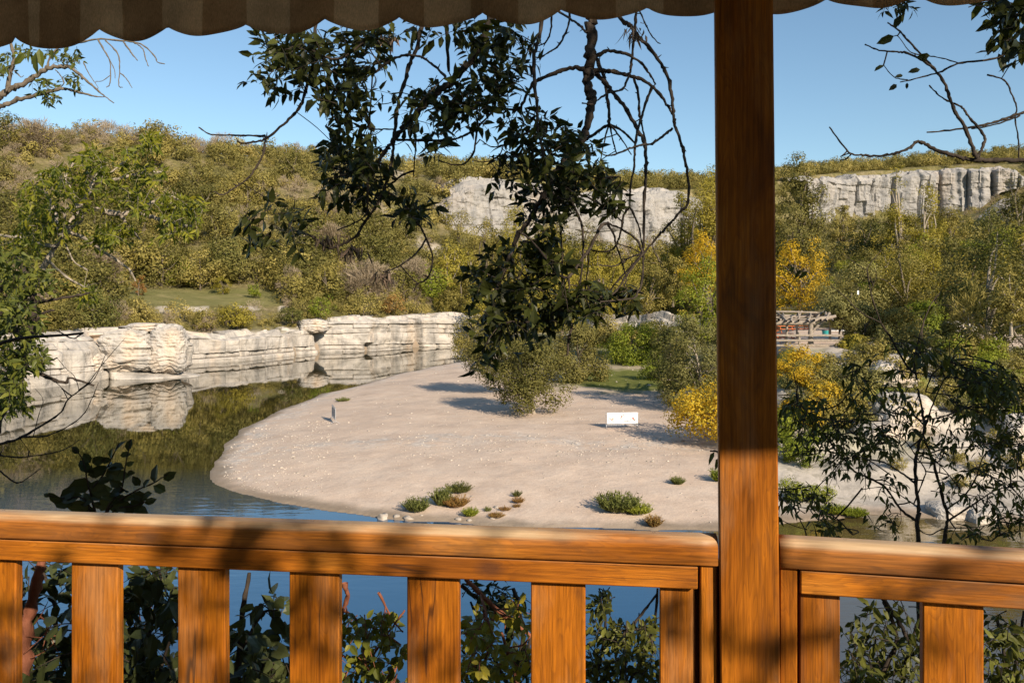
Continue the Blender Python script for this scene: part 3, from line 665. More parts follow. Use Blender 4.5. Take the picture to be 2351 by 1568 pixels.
# ------------------------------------------------------------------ vegetation builders
def crown_cloud(r, n, blobs, nclump, clump_r, flat=.85):
    """leaf points gathered into clumps over a set of ellipsoids -> points, outward normals"""
    bl = np.array([np.concatenate([c, rd]) for c, rd in blobs], float)
    wgt = np.prod(bl[:, 3:], 1) ** .67; wgt /= wgt.sum()
    k = r.choice(len(bl), nclump, p=wgt); dirs = unit(r.normal(size=(nclump, 3))); rad = r.uniform(.45, 1.0, nclump) ** .6
    cc = bl[k, :3] + dirs * bl[k, 3:] * rad[:, None]
    cr = clump_r * r.uniform(.6, 1.3, nclump)
    w2 = cr ** 2; w2 = w2 / w2.sum(); j = r.choice(nclump, n, p=w2)
    u = unit(r.normal(size=(n, 3))); q = r.uniform(.25, 1, n) ** .5
    off = u * (cr[j] * q)[:, None] * np.array([1, 1, flat])
    P = cc[j] + off; N = unit(u + .6 * dirs[j] + r.normal(size=(n, 3)) * .38 + np.array([0, 0, .25]))
    return P, N, cc

def tree_geom(r, h, w, n, leaf, nclump, clump_r, shape='round', lean=(0, 0), twig=False, trunk_r=None, base=.22, aspect=.55):
    """returns trunk (V,Q) and crown (V,Q) in local coordinates"""
    rx = w / 2; bl = []
    if shape == 'round':
        bl = [((0, 0, h * .62), (rx * .8, rx * .8, h * .34)), ((rx * .35, -rx * .2, h * .5), (rx * .62, rx * .62, h * .24)), ((-rx * .4, rx * .15, h * .48), (rx * .6, rx * .6, h * .24)), ((-rx * .1, -rx * .3, h * .75), (rx * .5, rx * .5, h * .2))]
    elif shape == 'tall':
        bl = [((0, 0, h * t), (rx * q, rx * q, h * .12)) for t, q in ((.25, .7), (.38, .95), (.5, 1.0), (.62, .85), (.75, .62), (.87, .4), (.95, .2))]
        for t in r.uniform(.25, .8, 4): bl.append(((r.uniform(-.6, .6) * rx, r.uniform(-.6, .6) * rx, h * t), (rx * .5, rx * .5, h * .12)))
    elif shape == 'bush':
        bl = [((0, 0, h * .45), (rx * .9, rx * .9, h * .45)), ((rx * .5, 0, h * .35), (rx * .5, rx * .5, h * .35)), ((-rx * .5, -.1 * rx, h * .38), (rx * .5, rx * .5, h * .35)), ((0, -rx * .4, h * .3), (rx * .6, rx * .5, h * .3))]
    elif shape == 'full':
        bl = [((0, 0, h * .55), (rx * .85, rx * .85, h * .42)), ((rx * .45, 0, h * .35), (rx * .55, rx * .55, h * .3)), ((-rx * .5, 0, h * .42), (rx * .5, rx * .5, h * .3)), ((-rx * .2, -rx * .45, h * .3), (rx * .5, rx * .5, h * .26)), ((rx * .1, 0, h * .82), (rx * .5, rx * .5, h * .18))]
    bl = [((c[0] + lean[0] * c[2] / h, c[1] + lean[1] * c[2] / h, c[2]), q) for c, q in bl]
    P, N, cc = crown_cloud(r, n, bl, nclump, clump_r)
    keep = P[:, 2] > .02 * h; P, N = P[keep], N[keep]
    if twig:
        ctr = np.array([lean[0] * .5, lean[1] * .5, h * .35]); D = unit(unit(P - ctr) + r.normal(size=P.shape) * .45)
        NN = r.normal(size=P.shape); V, Q = cards(P, D, NN, leaf * r.uniform(.7, 1.6, len(P)), leaf * .09)
    else:
        D = np.cross(N, r.normal(size=P.shape)); V, Q = cards(P, D, N, leaf * r.uniform(.6, 1.4, len(P)), leaf * aspect * r.uniform(.7, 1.2, len(P)))
    mb = MB(); tr = trunk_r or h * .028
    zt = h * (.8 if shape == 'tall' else .55)
    tp = np.array([[0, 0, -.3], [lean[0] * .1 + r.normal() * .01 * h, lean[1] * .1, h * .15], [lean[0] * .3 + r.normal() * .02 * h, lean[1] * .3 + r.normal() * .02 * h, h * .35], [lean[0] * zt / h, lean[1] * zt / h, zt]])
    tp = crom(tp, 5); mb.tube(tp, np.linspace(tr, tr * .3, len(tp)), 7)
    kk = min(len(cc), 12)
    for c in cc[r.choice(len(cc), kk, replace=False)]:
        i = int(np.clip((c[2] / h * .55) / (zt / h) * len(tp), 2, len(tp) - 2)); a = tp[i]
        if c[2] < a[2] - .1 * h: i = max(1, i // 2); a = tp[i]
        m = (a + c) / 2 + np.array([0, 0, .05 * h]) + r.normal(size=3) * .03 * h
        pp = crom(np.array([a, m, c]), 4); mb.tube(pp, np.linspace(tr * .45, tr * .1, len(pp)), 5)
    return np.concatenate(mb.V), np.concatenate(mb.Fq[4]), V, Q

def place_tree(name, label, px, pyb, pyt, wpx, d, leafmat, barkmat=None, n=3000, leaf=.22, nclump=60, clump=.16, shape='full', lean=(0, 0), twig=False, seed=0, cat="tree", group=None, base=None, aspect=.55, trunk_r=None):
    r = np.random.default_rng(1000 + seed)
    b = W(px, pyb, d) if base is None else np.asarray(base, float); d = b[1]
    h = (pyb - pyt) / F * d; w = wpx / F * d
    tv, tq, lv, lq = tree_geom(r, h, w, n, leaf, nclump, clump * max(w, h * .6), shape, lean, twig, aspect=aspect, trunk_r=trunk_r)
    t = thing(name, label, cat, tuple(b), 0, group)
    mesh_obj("trunk", tv, [tq], barkmat or M_barkm, t, True)
    mesh_obj("crown", lv, [lq], leafmat, t, False)
    return t

# ------------------------------------------------------------------ hillside cover: library of scrub trees, the nearest as things, the rest as one mass
def lib(name, leafmat, barkmat, h, w, n, leaf, ncl, clump, shape, twig, seed):
    r = np.random.default_rng(seed); tv, tq, lv, lq = tree_geom(r, h, w, n, leaf, ncl, clump, shape, twig=twig)
    me = mesh_obj(name, np.concatenate([tv, lv]), [tq, lq + len(tv)], [barkmat, leafmat], link=False, mat_idx=[np.zeros(len(tq)), np.ones(len(lq))])
    return me
LIB = {}
for kind, lm, bm, tw, hh, ww, leaf in (("oak", M_oak, M_barkm, False, 5.0, 5.4, .42), ("olive", M_olive, M_barkm, False, 4.4, 5.0, .40), ("tan", M_tan, M_barkp, True, 4.6, 5.2, .72), ("poplar", M_poplar, M_barkp, False, 7.0, 4.2, .42), ("green", M_grn, M_barkm, False, 4.2, 4.6, .40)):
    LIB[kind] = [lib(kind + "_scrub_mesh", lm, bm, hh, ww, 1700 if not tw else 2400, leaf * .74 if not tw else leaf, 34, .95, ('full', 'round', 'bush', 'full')[k] if kind != "poplar" else 'tall', tw, 50 + k * 7 + len(kind)) for k in range(4)]
INFO = {"oak": ("oak_tree", "rounded dark olive evergreen oak on the dry hillside beyond the river", "evergreen oaks on the hillside"),
        "olive": ("scrub_bush", "rounded olive green scrub bush on the dry hillside beyond the river", "olive scrub on the hillside"),
        "tan": ("bare_tree", "bare tan twiggy tree on the dry hillside beyond the river", "leafless tan trees on the hillside"),
        "poplar": ("poplar_tree", "narrow yellow green poplar in the valley woods below the cliffs", "poplars in the valley woods"),
        "green": ("green_tree", "fresh green broadleaf tree at the wooded foot of the hill", "green trees at the foot of the hill")}

r = np.random.default_rng(21); spots = []
for py_step in range(1):
    for row in np.arange(.12, 5.12, .10):
        for c in np.arange(-160, 2520, 33.0):
            px = c + r.uniform(-20, 20); v = row + r.uniform(-.05, .05)
            spots.append((px, max(.05, v)))
for row in np.arange(3.97, 5.1, .06):
    for c in np.arange(1000, 2460, 21.0): spots.append((c + r.uniform(-10, 10), row + r.uniform(-.03, .03)))
for i in range(130): spots.append((r.uniform(1735, 1905), r.uniform(2.1, 3.75)))
for i in range(60): spots.append((r.uniform(2050, 2420), r.uniform(2.3, 3.1)))
spots = np.array(spots); sx, sy, sz = hill_point(spots[:, 0], spots[:, 1])
scr_y = HZ - (sz - EYE) / sy * F
keep = np.ones(len(spots), bool); px, v = spots.T
keep &= ~((px > 240) & (px < 655) & (v > .50) & (v < 2.0))             # the lawn and its bank
keep &= ~((px > 700) & (v < .45) & (px < 1050) & (hsh(px, v) < .45))
keep &= ~((v < .2) & (px < 1050) & (hsh(px, v) < .55))
keep &= ~((px > 1060) & (px < 1590) & (v > 2.75) & (v < 4.1) & (hsh(px, v) < .93))
keep &= ~((px > 1860) & (px < 2330) & (v > 2.95) & (v < 4.05) & (hsh(px, v) < .95))
keep &= ~((px > 1720) & (v < .9) & (px < 2000))                         # the terrace with the pergola
dens = fbm(sx * .03, sy * .03, 3.3); keep &= ~((v > 2.1) & (v < 4.0) & (hsh(v, px) > .55 + .75 * (dens - .3)))
kind = []
tone = fbm(sx * .035, sy * .035, 8.8); rnd = r.uniform(size=len(px))
for i in range(len(px)):
    t = tone[i] + (rnd[i] - .5) * .55
    if v[i] > 2.15: k = ("olive" if t < .45 else "oak") if (v[i] > 3.9 and px[i] > 1000) else "tan" if t < .345 else ("olive" if t < .53 else "oak")
    elif px[i] > 1000 and px[i] < 1700 or px[i] > 1700 and v[i] < 2.9: k = "poplar" if t < .42 else ("olive" if t < .52 else ("green" if t < .6 else "oak"))
    elif v[i] > 1.75: k = "oak" if t < .5 else ("green" if t < .58 else "olive")
    else: k = "tan" if t < .44 else ("olive" if t < .6 else "oak")
    kind.append(k)
kind = np.array(kind)
scl = (.62 + 1.15 * r.uniform(size=len(px)) ** 2.4) * np.where(v > 4.0, .85, 1.0) * np.where(v < .9, .48, 1.0) * np.where(v > 2.1, 1.12, 1.0) * np.where((px > 1700) & (v > .9) & (v < 3.6), .58, 1.0) * np.where((px > 1700) & (v >= 3.6), 1.0, 1.0) * np.where((px > 1700) & (v > 1.4) & (v < 3.6) & (kind == 'poplar'), .7, 1.0)
scl = np.where((v > 1.75) & (v < 2.3), scl * 1.35, scl) * np.where(kind == "poplar", np.where(v > 4, .6, 1.0), 1.0)
idx = np.where(keep)[0]
size_px = scl[idx] * 5 / sy[idx]
order = idx[np.argsort(-size_px)]
inview = [i for i in order if -40 < px[i] < 2400]
NTH = 280
single = set(inview[:NTH])
for i in single:
    nm, lb, gp = INFO[kind[i]]; me = LIB[kind[i]][int(r.integers(4))]
    o = bpy.data.objects.new(nm, me); COL.objects.link(o); o.location = (sx[i], sy[i], sz[i] - .1); o.rotation_euler = (0, 0, r.uniform(0, 6.28))
    s = scl[i]; o.scale = (s * r.uniform(.9, 1.15), s * r.uniform(.9, 1.15), s); tag(o, lb, "tree" if nm != "scrub_bush" else "bush", gp)
# the far mass: merged light meshes, one object
FM = {"oak": M_oak, "olive": M_olive, "tan": M_tan, "poplar": M_poplar, "green": M_grn}; kinds = list(FM)
far_lib = {}
for kd in kinds:
    for q in range(5):
        rr_ = np.random.default_rng(300 + q * 13 + len(kd)); hh = {"oak": 4.6, "olive": 4.2, "tan": 4.6, "poplar": 6.4, "green": 4.2}[kd]; ww = 3.6 if kd == "poplar" else 5.2
        _, _, lv, lq = tree_geom(rr_, hh, ww, 460 if kd != "tan" else 620, .46 if kd != "tan" else .85, 22, 1.0, 'full' if kd != "poplar" else 'tall', twig=(kd == "tan"))
        far_lib[(kd, q)] = (lv, lq)
Vs = []; Qs = []; Mi = []; Tn = []; nn = 0
for i in order:
    if i in single: continue
    lv, lq = far_lib[(kind[i], int(r.integers(5)))]; a = r.uniform(0, 6.28); ca, sa = math.cos(a), math.sin(a)
    q = lv * scl[i]; q = np.stack([q[:, 0] * ca - q[:, 1] * sa + sx[i], q[:, 0] * sa + q[:, 1] * ca + sy[i], q[:, 2] + sz[i] - .1], 1)
    Tn.append(np.full(len(q), r.uniform(0, 1))); Vs.append(q); Qs.append(lq + nn); Mi.append(np.full(len(lq), kinds.index(kind[i]))); nn += len(q)
far = mesh_obj("hillside_wood", np.concatenate(Vs), [np.concatenate(Qs)], [FM[k] for k in kinds], None, False, mat_idx=Mi)
ta = far.data.attributes.new("tint", 'FLOAT', 'POINT'); ta.data.foreach_set("value", np.concatenate(Tn).astype(np.float32))
tag(far, "mass of olive and tan scrub woodland covering the far hills", "woodland", None, "stuff")

# ------------------------------------------------------------------ separate trees of the middle distance
pt = place_tree
def on(px, py): return hit(px, py)
# left bank
pt("evergreen_tree", "dark dense evergreen bush at the left cliff edge above the white rocks", 215, 762, 652, 125, 97, M_dgrn, n=3200, leaf=.34, nclump=60, shape='bush', seed=1)
pt("olive_bush", "broad olive bush left of the dark evergreen on the cliff top", 110, 755, 688, 95, 92, M_olive, n=1800, leaf=.3, nclump=40, shape='bush', seed=2)
pt("yellow_bush", "yellow green bush on the ledge below the lawn", 545, 750, 688, 85, 124, M_poplar, n=1800, leaf=.34, nclump=40, shape='bush', seed=3)
pt("tan_bush", "brownish low bush on the ledge left of the yellow green bush", 470, 755, 706, 62, 120, M_olive, n=1100, leaf=.32, nclump=26, shape='bush', seed=4)
pt("round_bush", "small round dark green bush above the cliff right of the yellow green one", 672, 738, 695, 55, 132, M_dgrn, n=900, leaf=.34, nclump=24, shape='bush', seed=5)
pt("round_bush", "pair-like green bush on the rock rim at the middle of the far cliff", 742, 728, 676, 70, 140, M_grn, n=1000, leaf=.36, nclump=26, shape='bush', seed=6)
pt("round_bush", "wide olive bush on the rim above the dark cave in the cliff", 835, 722, 672, 95, 146, M_olive, n=1300, leaf=.36, nclump=30, shape='bush', seed=7)
pt("rusty_bush", "reddish brown bush on the rim at the right end of the far cliff", 905, 718, 668, 70, 150, M_rust, n=1000, leaf=.36, nclump=26, shape='bush', seed=8)
pt("lawn_tree", "little round topped tree standing alone on the lawn", 585, 691, 648, 42, 148, M_grn, n=700, leaf=.30, nclump=22, shape='round', seed=9)
pt("lawn_tree", "small yellowish tree at the back edge of the lawn", 512, 676, 634, 46, 150, M_poplar, n=700, leaf=.34, nclump=22, shape='full', seed=10)
pt("lawn_tree", "small reddish shrub at the left end of the lawn", 318, 680, 630, 36, 135, M_rust, n=500, leaf=.3, nclump=18, shape='full', seed=11)
pt("big_oak", "large spreading grey green oak behind the left half of the lawn", 372, 668, 556, 140, 152, M_oak, n=3200, leaf=.44, nclump=70, shape='full', seed=12)
pt("big_oak", "large yellow tinged oak behind the middle of the lawn", 460, 664, 572, 110, 154, M_olive, n=2600, leaf=.44, nclump=60, shape='full', seed=13)
pt("big_oak", "tall dark oak with a pale trunk behind the lawn", 522, 655, 540, 110, 160, M_dgrn, n=2600, leaf=.44, nclump=60, shape='round', seed=14)
pt("big_oak", "broad dark oak beyond the right end of the lawn", 640, 668, 575, 150, 165, M_oak, n=2800, leaf=.46, nclump=60, shape='full', seed=15)
pt("big_oak", "dense dome shaped dark oak above the middle of the far cliff", 825, 690, 592, 110, 168, M_dgrn, n=2600, leaf=.46, nclump=60, shape='full', seed=16)
pt("big_oak", "mid green oak left of the dome shaped one", 735, 688, 612, 110, 165, M_oak, n=2200, leaf=.46, nclump=50, shape='full', seed=17)
pt("green_tree", "yellow green broad tree at the right end of the far cliff", 990, 700, 600, 130, 168, M_grn, n=2400, leaf=.46, nclump=56, shape='full', seed=18)
# beach and valley mouth
b = on(1228, 950)
t = pt("beach_tree", "bushy grey green tree on the sand with branches down to the ground", 1228, 950, 770, 190, 0, M_oak, M_barkp, n=17000, leaf=.17, nclump=130, clump=.13, shape='full', seed=20, base=b, lean=(-.8, .3))
b = on(1168, 905)
pt("beach_tree", "leaning tree with pale bare lower trunk at the left of the beach trees", 1168, 905, 738, 185, 0, M_oak, M_barkp, n=13000, leaf=.19, nclump=110, clump=.14, shape='round', seed=21, base=b, lean=(-1.0, 0), trunk_r=.16)
pt("waterside_bush", "yellow tinged bush at the water's far right edge", 1078, 832, 726, 100, 112, M_olive, n=3600, leaf=.26, nclump=60, clump=.14, shape='full', seed=22)
pt("beach_bush", "broad olive green bush behind the beach tree", 1325, 885, 745, 150, 78, M_oak, n=11000, leaf=.22, nclump=90, clump=.13, shape='full', seed=23)
pt("beach_bush", "bright green bush behind the sandy gap in the trees", 1450, 845, 738, 150, 98, M_grn, n=9000, leaf=.25, nclump=80, clump=.13, shape='full', seed=24)
pt("beach_bush", "low bright green bush beside the grassy bank", 1510, 880, 812, 90, 80, M_grn, n=3200, leaf=.22, nclump=60, clump=.14, shape='bush', seed=25)
pt("dark_willow", "tall dark grey green willow beside the wooden post", 1600, 960, 718, 205, 58, M_willow, M_barkp, n=15000, leaf=.18, nclump=120, clump=.11, shape='full', seed=26)
pt("dark_willow", "shaded dark green tree in the gap left of the tall willow", 1540, 905, 752, 120, 66, M_dgrn, n=4500, leaf=.2, nclump=70, clump=.13, shape='full', seed=27)
b = on(1655, 1010)
pt("yellow_tree", "golden autumn bush overhanging the sand left of the wooden post", 1650, 1005, 855, 250, 0, M_ylw, n=11000, leaf=.17, nclump=110, clump=.12, shape='bush', seed=28, base=b)
pt("yellow_tree", "golden autumn bush right of the wooden post below the pergola", 1830, 985, 800, 190, 50, M_ylw, n=9000, leaf=.17, nclump=80, clump=.12, shape='full', seed=29)
pt("yellow_tree", "golden crowned tree high up left of the wooden post", 1622, 690, 528, 125, 108, M_ylw, n=4200, leaf=.27, nclump=70, clump=.13, shape='full', seed=30)
pt("yellow_tree", "golden crowned tree high up right of the post above the pergola", 1835, 735, 545, 150, 92, M_ylw, n=4600, leaf=.25, nclump=70, clump=.13, shape='full', seed=31)
pt("green_tree", "yellow green layered tree below the golden one left of the post", 1612, 790, 592, 135, 90, M_grn, n=5200, leaf=.26, nclump=80, clump=.13, shape='full', seed=32)
pt("tall_poplar", "tall pointed poplar left of the wooden post against the sky", 1632, 745, 382, 125, 140, M_poplar, n=14400, leaf=.36, nclump=110, clump=.10, shape='tall', seed=33)
pt("tall_poplar", "shorter poplar left of the pointed one", 1565, 745, 440, 120, 150, M_poplar, n=12480, leaf=.38, nclump=100, clump=.10, shape='tall', seed=34)
pt("tall_poplar", "broad dark poplar right of the post reaching above the cliff", 1835, 740, 366, 150, 130, M_oak, n=15600, leaf=.36, nclump=110, clump=.10, shape='tall', seed=35)
pt("tall_poplar", "poplar hidden behind the wooden post with only its edges in view", 1745, 745, 385, 140, 136, M_poplar, n=12480, leaf=.38, nclump=100, clump=.10, shape='tall', seed=36)
pt("slender_poplar", "thin see-through poplar with pale trunk before the right cliff", 2062, 640, 396, 75, 150, M_poplar, M_barkp, n=5000, leaf=.34, nclump=70, clump=.10, shape='tall', seed=37)
pt("slender_poplar", "wider thin poplar right of the thinnest one before the cliff", 2125, 640, 408, 95, 148, M_poplar, M_barkp, n=5600, leaf=.34, nclump=70, clump=.10, shape='tall', seed=38)
pt("grey_willow", "wide grey green willow behind the pergola", 1955, 775, 590, 190, 84, M_willow, n=6500, leaf=.24, nclump=100, clump=.12, shape='full', seed=39)
pt("grey_willow", "tangled olive willow right of the pergola willow", 2075, 770, 560, 190, 86, M_olive, n=6500, leaf=.24, nclump=100, clump=.12, shape='full', seed=40)
pt("dark_oak", "dark green oak in the hollow below the right cliff", 1985, 620, 496, 130, 160, M_dgrn, n=3400, leaf=.4, nclump=70, clump=.13, shape='full', seed=41)
pt("dark_oak", "big dark shadowy tree at the right edge above the boulders", 2265, 850, 520, 210, 56, M_dgrn, M_barkp, n=8500, leaf=.2, nclump=120, clump=.12, shape='full', seed=42)
pt("dark_oak", "leafy tree cut off by the right edge of the picture", 2372, 840, 440, 190, 52, M_oak, M_barkp, n=7500, leaf=.2, nclump=110, clump=.12, shape='full', seed=43)
pt("bare_bush", "grey tangle of bare branches before the dark right tree", 2225, 800, 640, 80, 50, M_olive, M_barkp, n=1100, leaf=.5, nclump=40, clump=.16, shape='full', twig=True, seed=44)
pt("pale_tree", "pale olive leaved tree at the right edge of the wood", 2322, 760, 610, 95, 48, M_olive, M_barkp, n=2600, leaf=.17, nclump=50, clump=.15, shape='full', seed=45)
vt = [("round yellow green tree in the valley just right of the lowest hanging leaves", 1290, 770, 612, 130, 130, M_poplar, 'full'), ("tall feathery yellow green tree in the middle of the valley", 1375, 770, 560, 120, 135, M_poplar, 'tall'),
      ("rounded golden green tree in front of the valley cliff", 1425, 760, 588, 130, 150, M_poplar, 'full'), ("dull green tree at the foot of the valley cliff", 1490, 765, 600, 120, 140, M_olive, 'full'),
      ("fresh green tree above the broken limestone wall", 1545, 700, 585, 90, 118, M_olive, 'full'), ("olive bush below the broken limestone wall", 1530, 815, 742, 110, 100, M_oak, 'bush'), ("olive bush spread before the broken limestone wall", 1400, 800, 728, 120, 108, M_olive, 'bush'),
      ("yellowish tree behind the waterside bush", 1130, 775, 620, 130, 150, M_poplar, 'full'), ("dull olive tree between the far cliff and the beach trees", 1060, 745, 630, 110, 160, M_olive, 'full'), ("light green tree behind the beach trees", 1215, 775, 640, 130, 145, M_poplar, 'full'),
      ("tall thin yellow green tree before the left end of the valley cliff", 1185, 700, 470, 110, 190, M_poplar, 'tall'), ("pale thin tree half hiding the valley cliff", 1255, 700, 490, 100, 195, M_poplar, 'tall'), ("wispy pale tree at the left end of the valley cliff", 1110, 690, 500, 110, 190, M_olive, 'tall'),
      ("slim tree standing before the middle of the valley cliff", 1180, 640, 462, 90, 236, M_poplar, 'tall'), ("rounded tree before the middle of the valley cliff", 1275, 640, 490, 110, 240, M_olive, 'full'), ("olive tree before the dark gap of the valley cliff", 1340, 650, 505, 110, 250, M_oak, 'full'), ("scrubby tree at the left foot of the valley cliff", 1055, 620, 478, 100, 225, M_olive, 'full'), ("yellow green tree at the right foot of the valley cliff", 1450, 660, 535, 110, 255, M_poplar, 'full'),
      ("loose olive tree rising before the right cliff beside the thin poplars", 2180, 640, 452, 100, 150, M_olive, 'tall'), ("dark tree standing before the layered outcrop", 2262, 700, 470, 110, 140, M_dgrn, 'full'), ("dark olive tree at the far end of the right cliff", 2340, 660, 392, 150, 152, M_oak, 'full'), ("low dull green tree under the middle of the right cliff", 1935, 600, 470, 90, 190, M_olive, 'tall'),
      ("low grey green bush in front of the limestone wall", 1500, 800, 728, 90, 112, M_willow, 'bush'), ("bushy olive tree at the right end of the valley cliff", 1530, 720, 520, 120, 165, M_olive, 'full')]
for k, (lb, px, b0, t0, w0, d0, mt, shp) in enumerate(vt): pt("valley_tree", lb, px, b0, t0, w0, d0, mt, n=5200, leaf=.34 if d0 < 160 else .42, nclump=90, clump=.12 if shp != 'tall' else .10, shape=shp, seed=100 + k)
gt = [("broad grey green bush right of the shade tree at the pergola", 1985, 800, 700, 110, 64, M_willow), ("olive bush above the long white boulder", 2060, 805, 705, 120, 62, M_olive), ("bright green bush above the right slope", 2120, 800, 690, 110, 66, M_grn), ("dull green bush below the dark right tree", 2180, 840, 740, 100, 58, M_oak),
      ("golden olive bush beside the pergola fence end", 1960, 830, 770, 80, 56, M_poplar), ("tall grey green bush in the right hand thicket", 2180, 770, 600, 130, 80, M_willow), ("yellow green bush topping the right thicket", 2110, 720, 575, 130, 90, M_poplar), ("olive tree behind the bare tangle", 2230, 760, 560, 140, 76, M_olive)]
for k, (lb, px, b0, t0, w0, d0, mt) in enumerate(gt): pt("thicket_bush", lb, px, b0, t0, w0, d0, mt, n=6500, leaf=.2, nclump=80, clump=.13, shape='full', seed=130 + k, cat="bush")
# scrub on the right-hand bank: one shrub per open spot
r = np.random.default_rng(77)
sh_lab = [("olive_shrub", "olive shrub growing between the white rocks of the right bank", M_olive), ("green_shrub", "fresh green shrub growing between the white rocks of the right bank", M_grn), ("golden_shrub", "golden shrub on the slope below the pergola", M_ylw), ("grey_shrub", "grey green shrub growing between the white rocks of the right bank", M_willow)]
SHR = {}
for k, (nm, lb, mt) in enumerate(sh_lab):
    t_ = []
    for q in range(2):
        tv, tq, lv, lq = tree_geom(np.random.default_rng(500 + k * 5 + q), 1.6, 2.0, 1500, .13, 34, .34, 'bush'); t_.append((tv, tq, lv, lq))
    SHR[k] = [(mesh_obj("shrub_stems", a, [b_], M_barkm, link=False, smooth=True), mesh_obj("shrub_leaves", c_, [d_], mt, link=False)) for a, b_, c_, d_ in t_]
def shrub(k, px, py, s, label=None, group=None):
    b = hit(px, py); nm, lb, mt = sh_lab[k]; t = thing(nm, label or lb, "shrub", tuple(b), r.uniform(0, 6.28), group or ("shrubs on the right bank: " + nm.replace("_", " ")))
    s *= b[1] / 50.0; t.scale = (s, s, s * r.uniform(.8, 1.2)); st, lf = SHR[k][int(r.integers(2))]
    for part, me in (("stems", st), ("foliage", lf)):
        o = bpy.data.objects.new(part, me); COL.objects.link(o); o.parent = t
    return t
for i in range(120):
    px = r.uniform(1800, 2440); py = r.uniform(806, 985)
    if 1980 < px < 2190 and 845 < py < 985 and r.uniform() < .5: continue
    if 1795 < px < 1935 and py < 830: continue
    k = 2 if px < 1900 and r.uniform() < .55 else int(r.choice([0, 1, 3], p=[.5, .2, .3]))
    shrub(k, px, py, r.uniform(.7, 1.35))
for (px, py, s) in ((1800, 1060, 1.3), (1860, 1075, 1.0), (1830, 1040, 1.4), (1815, 1010, 1.5), (1880, 1020, .9)): shrub(1, px, py, s * .9, "green shrub at the foot of the slope just right of the wooden post", "green shrubs right of the post")
for (px, py, s) in ((2060, 1080, .6), (2190, 1060, .8), (2240, 1090, .9), (2290, 1040, 1.0), (2330, 1080, .8), (2210, 1120, .7), (2120, 1030, .6)): shrub(0, px, py, s)
b = on(1850, 1160)
for (px, py, s) in ((1812, 1150, .95), (1850, 1152, .95), (1888, 1150, .8)):
    shrub(1, px, py, s, "bright lime green plant clump at the water's edge right of the post", "lime green clumps at the water's edge")

# ------------------------------------------------------------------ weeds, stones and signs on the beach
def weed(px, py, wpx, hpx, mat, label, name="weed_clump", blades=260, cat="plant", seed=0, spread=1.0, group=None):
    r = np.random.default_rng(900 + seed); b = hit(px, py, 22, 120); d = b[1]; w = wpx / F * d; h = hpx / F * d
    t = thing(name, label, cat, tuple(b), 0, group); n = blades
    a = r.uniform(0, 6.28, n); q = np.sqrt(r.uniform(0, 1, n)); root = np.stack([np.cos(a) * q * w * .28, np.sin(a) * q * w * .28, np.zeros(n)], 1)
    D = unit(np.stack([np.cos(a) * q * spread * w / h * .6 + r.normal(size=n) * .2, np.sin(a) * q * spread * w / h * .6 + r.normal(size=n) * .2, np.ones(n)], 1))
    L = h * r.uniform(.5, 1.05, n); V, T, Q = leaves(root, D, np.cross(D, r.normal(size=(n, 3))), L, .035 * h + .012, .2, .18)
    mesh_obj("stalks", V, [T, Q], mat, t)
    n2 = blades * 3; k = r.integers(0, n, n2); tt = r.uniform(.25, 1, n2); C = root[k] + D[k] * (L[k] * tt)[:, None]
    V, Q = cards(C, unit(r.normal(size=(n2, 3)) + [0, 0, .4]), r.normal(size=(n2, 3)), h * .16, h * .07)
    mesh_obj("leaves", V, [Q], mat, t); return t
weed(957, 1174, 58, 36, M_weed, "rounded grey green weed clump by the shore stones", seed=1)
weed(1054, 1130, 58, 27, M_dgrn, "low dark green weed cushion alone on the sand", seed=2)
weed(1014, 1160, 40, 42, M_weed, "tall thin weed with reddish foot left of the rusty patch", seed=3, spread=.6)
weed(1048, 1162, 58, 28, M_rust, "rusty red and orange weed patch beside the tall thin weed", seed=4)
weed(1080, 1184, 34, 22, M_grn, "bright green leafy weed near the waterline", seed=5)
weed(1120, 1174, 18, 12, M_weed, "tiny green weed tuft right of the bright green one", seed=6, blades=90)
weed(1140, 1186, 44, 13, M_rust, "flat brown weed mat along the shore stones", seed=7)
weed(1160, 1172, 30, 12, M_rust, "small reddish weed above the brown mat", seed=8, blades=120)
weed(1187, 1140, 20, 16, M_dgrn, "small dark weed at the top of the short upright row", seed=9, blades=110)
weed(1190, 1154, 30, 16, M_rust, "brownish weed in the middle of the short upright row", seed=10, blades=130)
weed(1186, 1164, 20, 10, M_rust, "reddish weed at the foot of the short upright row", seed=11, blades=90)
weed(1418, 1172, 92, 50, M_weed, "largest weed clump with upright stalks in front of the sign", seed=12, blades=420)
weed(1465, 1178, 66, 30, M_grn, "leafy green weed joined to the right of the largest clump", seed=13, blades=300)
weed(1500, 1208, 34, 28, M_rust, "orange brown weed at the rail near the post", seed=14)
weed(1556, 1111, 32, 20, M_weed, "lone small weed between the sign and the post", seed=15)
weed(1650, 1104, 34, 30, M_grn, "green weed half hidden by the left side of the post", seed=16)
weed(787, 921, 36, 12, M_weed, "flat yellowish grass tuft near the grey barrier", seed=17)
weed(1960, 1184, 70, 22, M_grn, "grassy green spit at the water's edge right of the post", seed=18, blades=500)
weed(1915, 1178, 60, 26, M_grn, "taller grass behind the green spit right of the post", seed=19, blades=400)

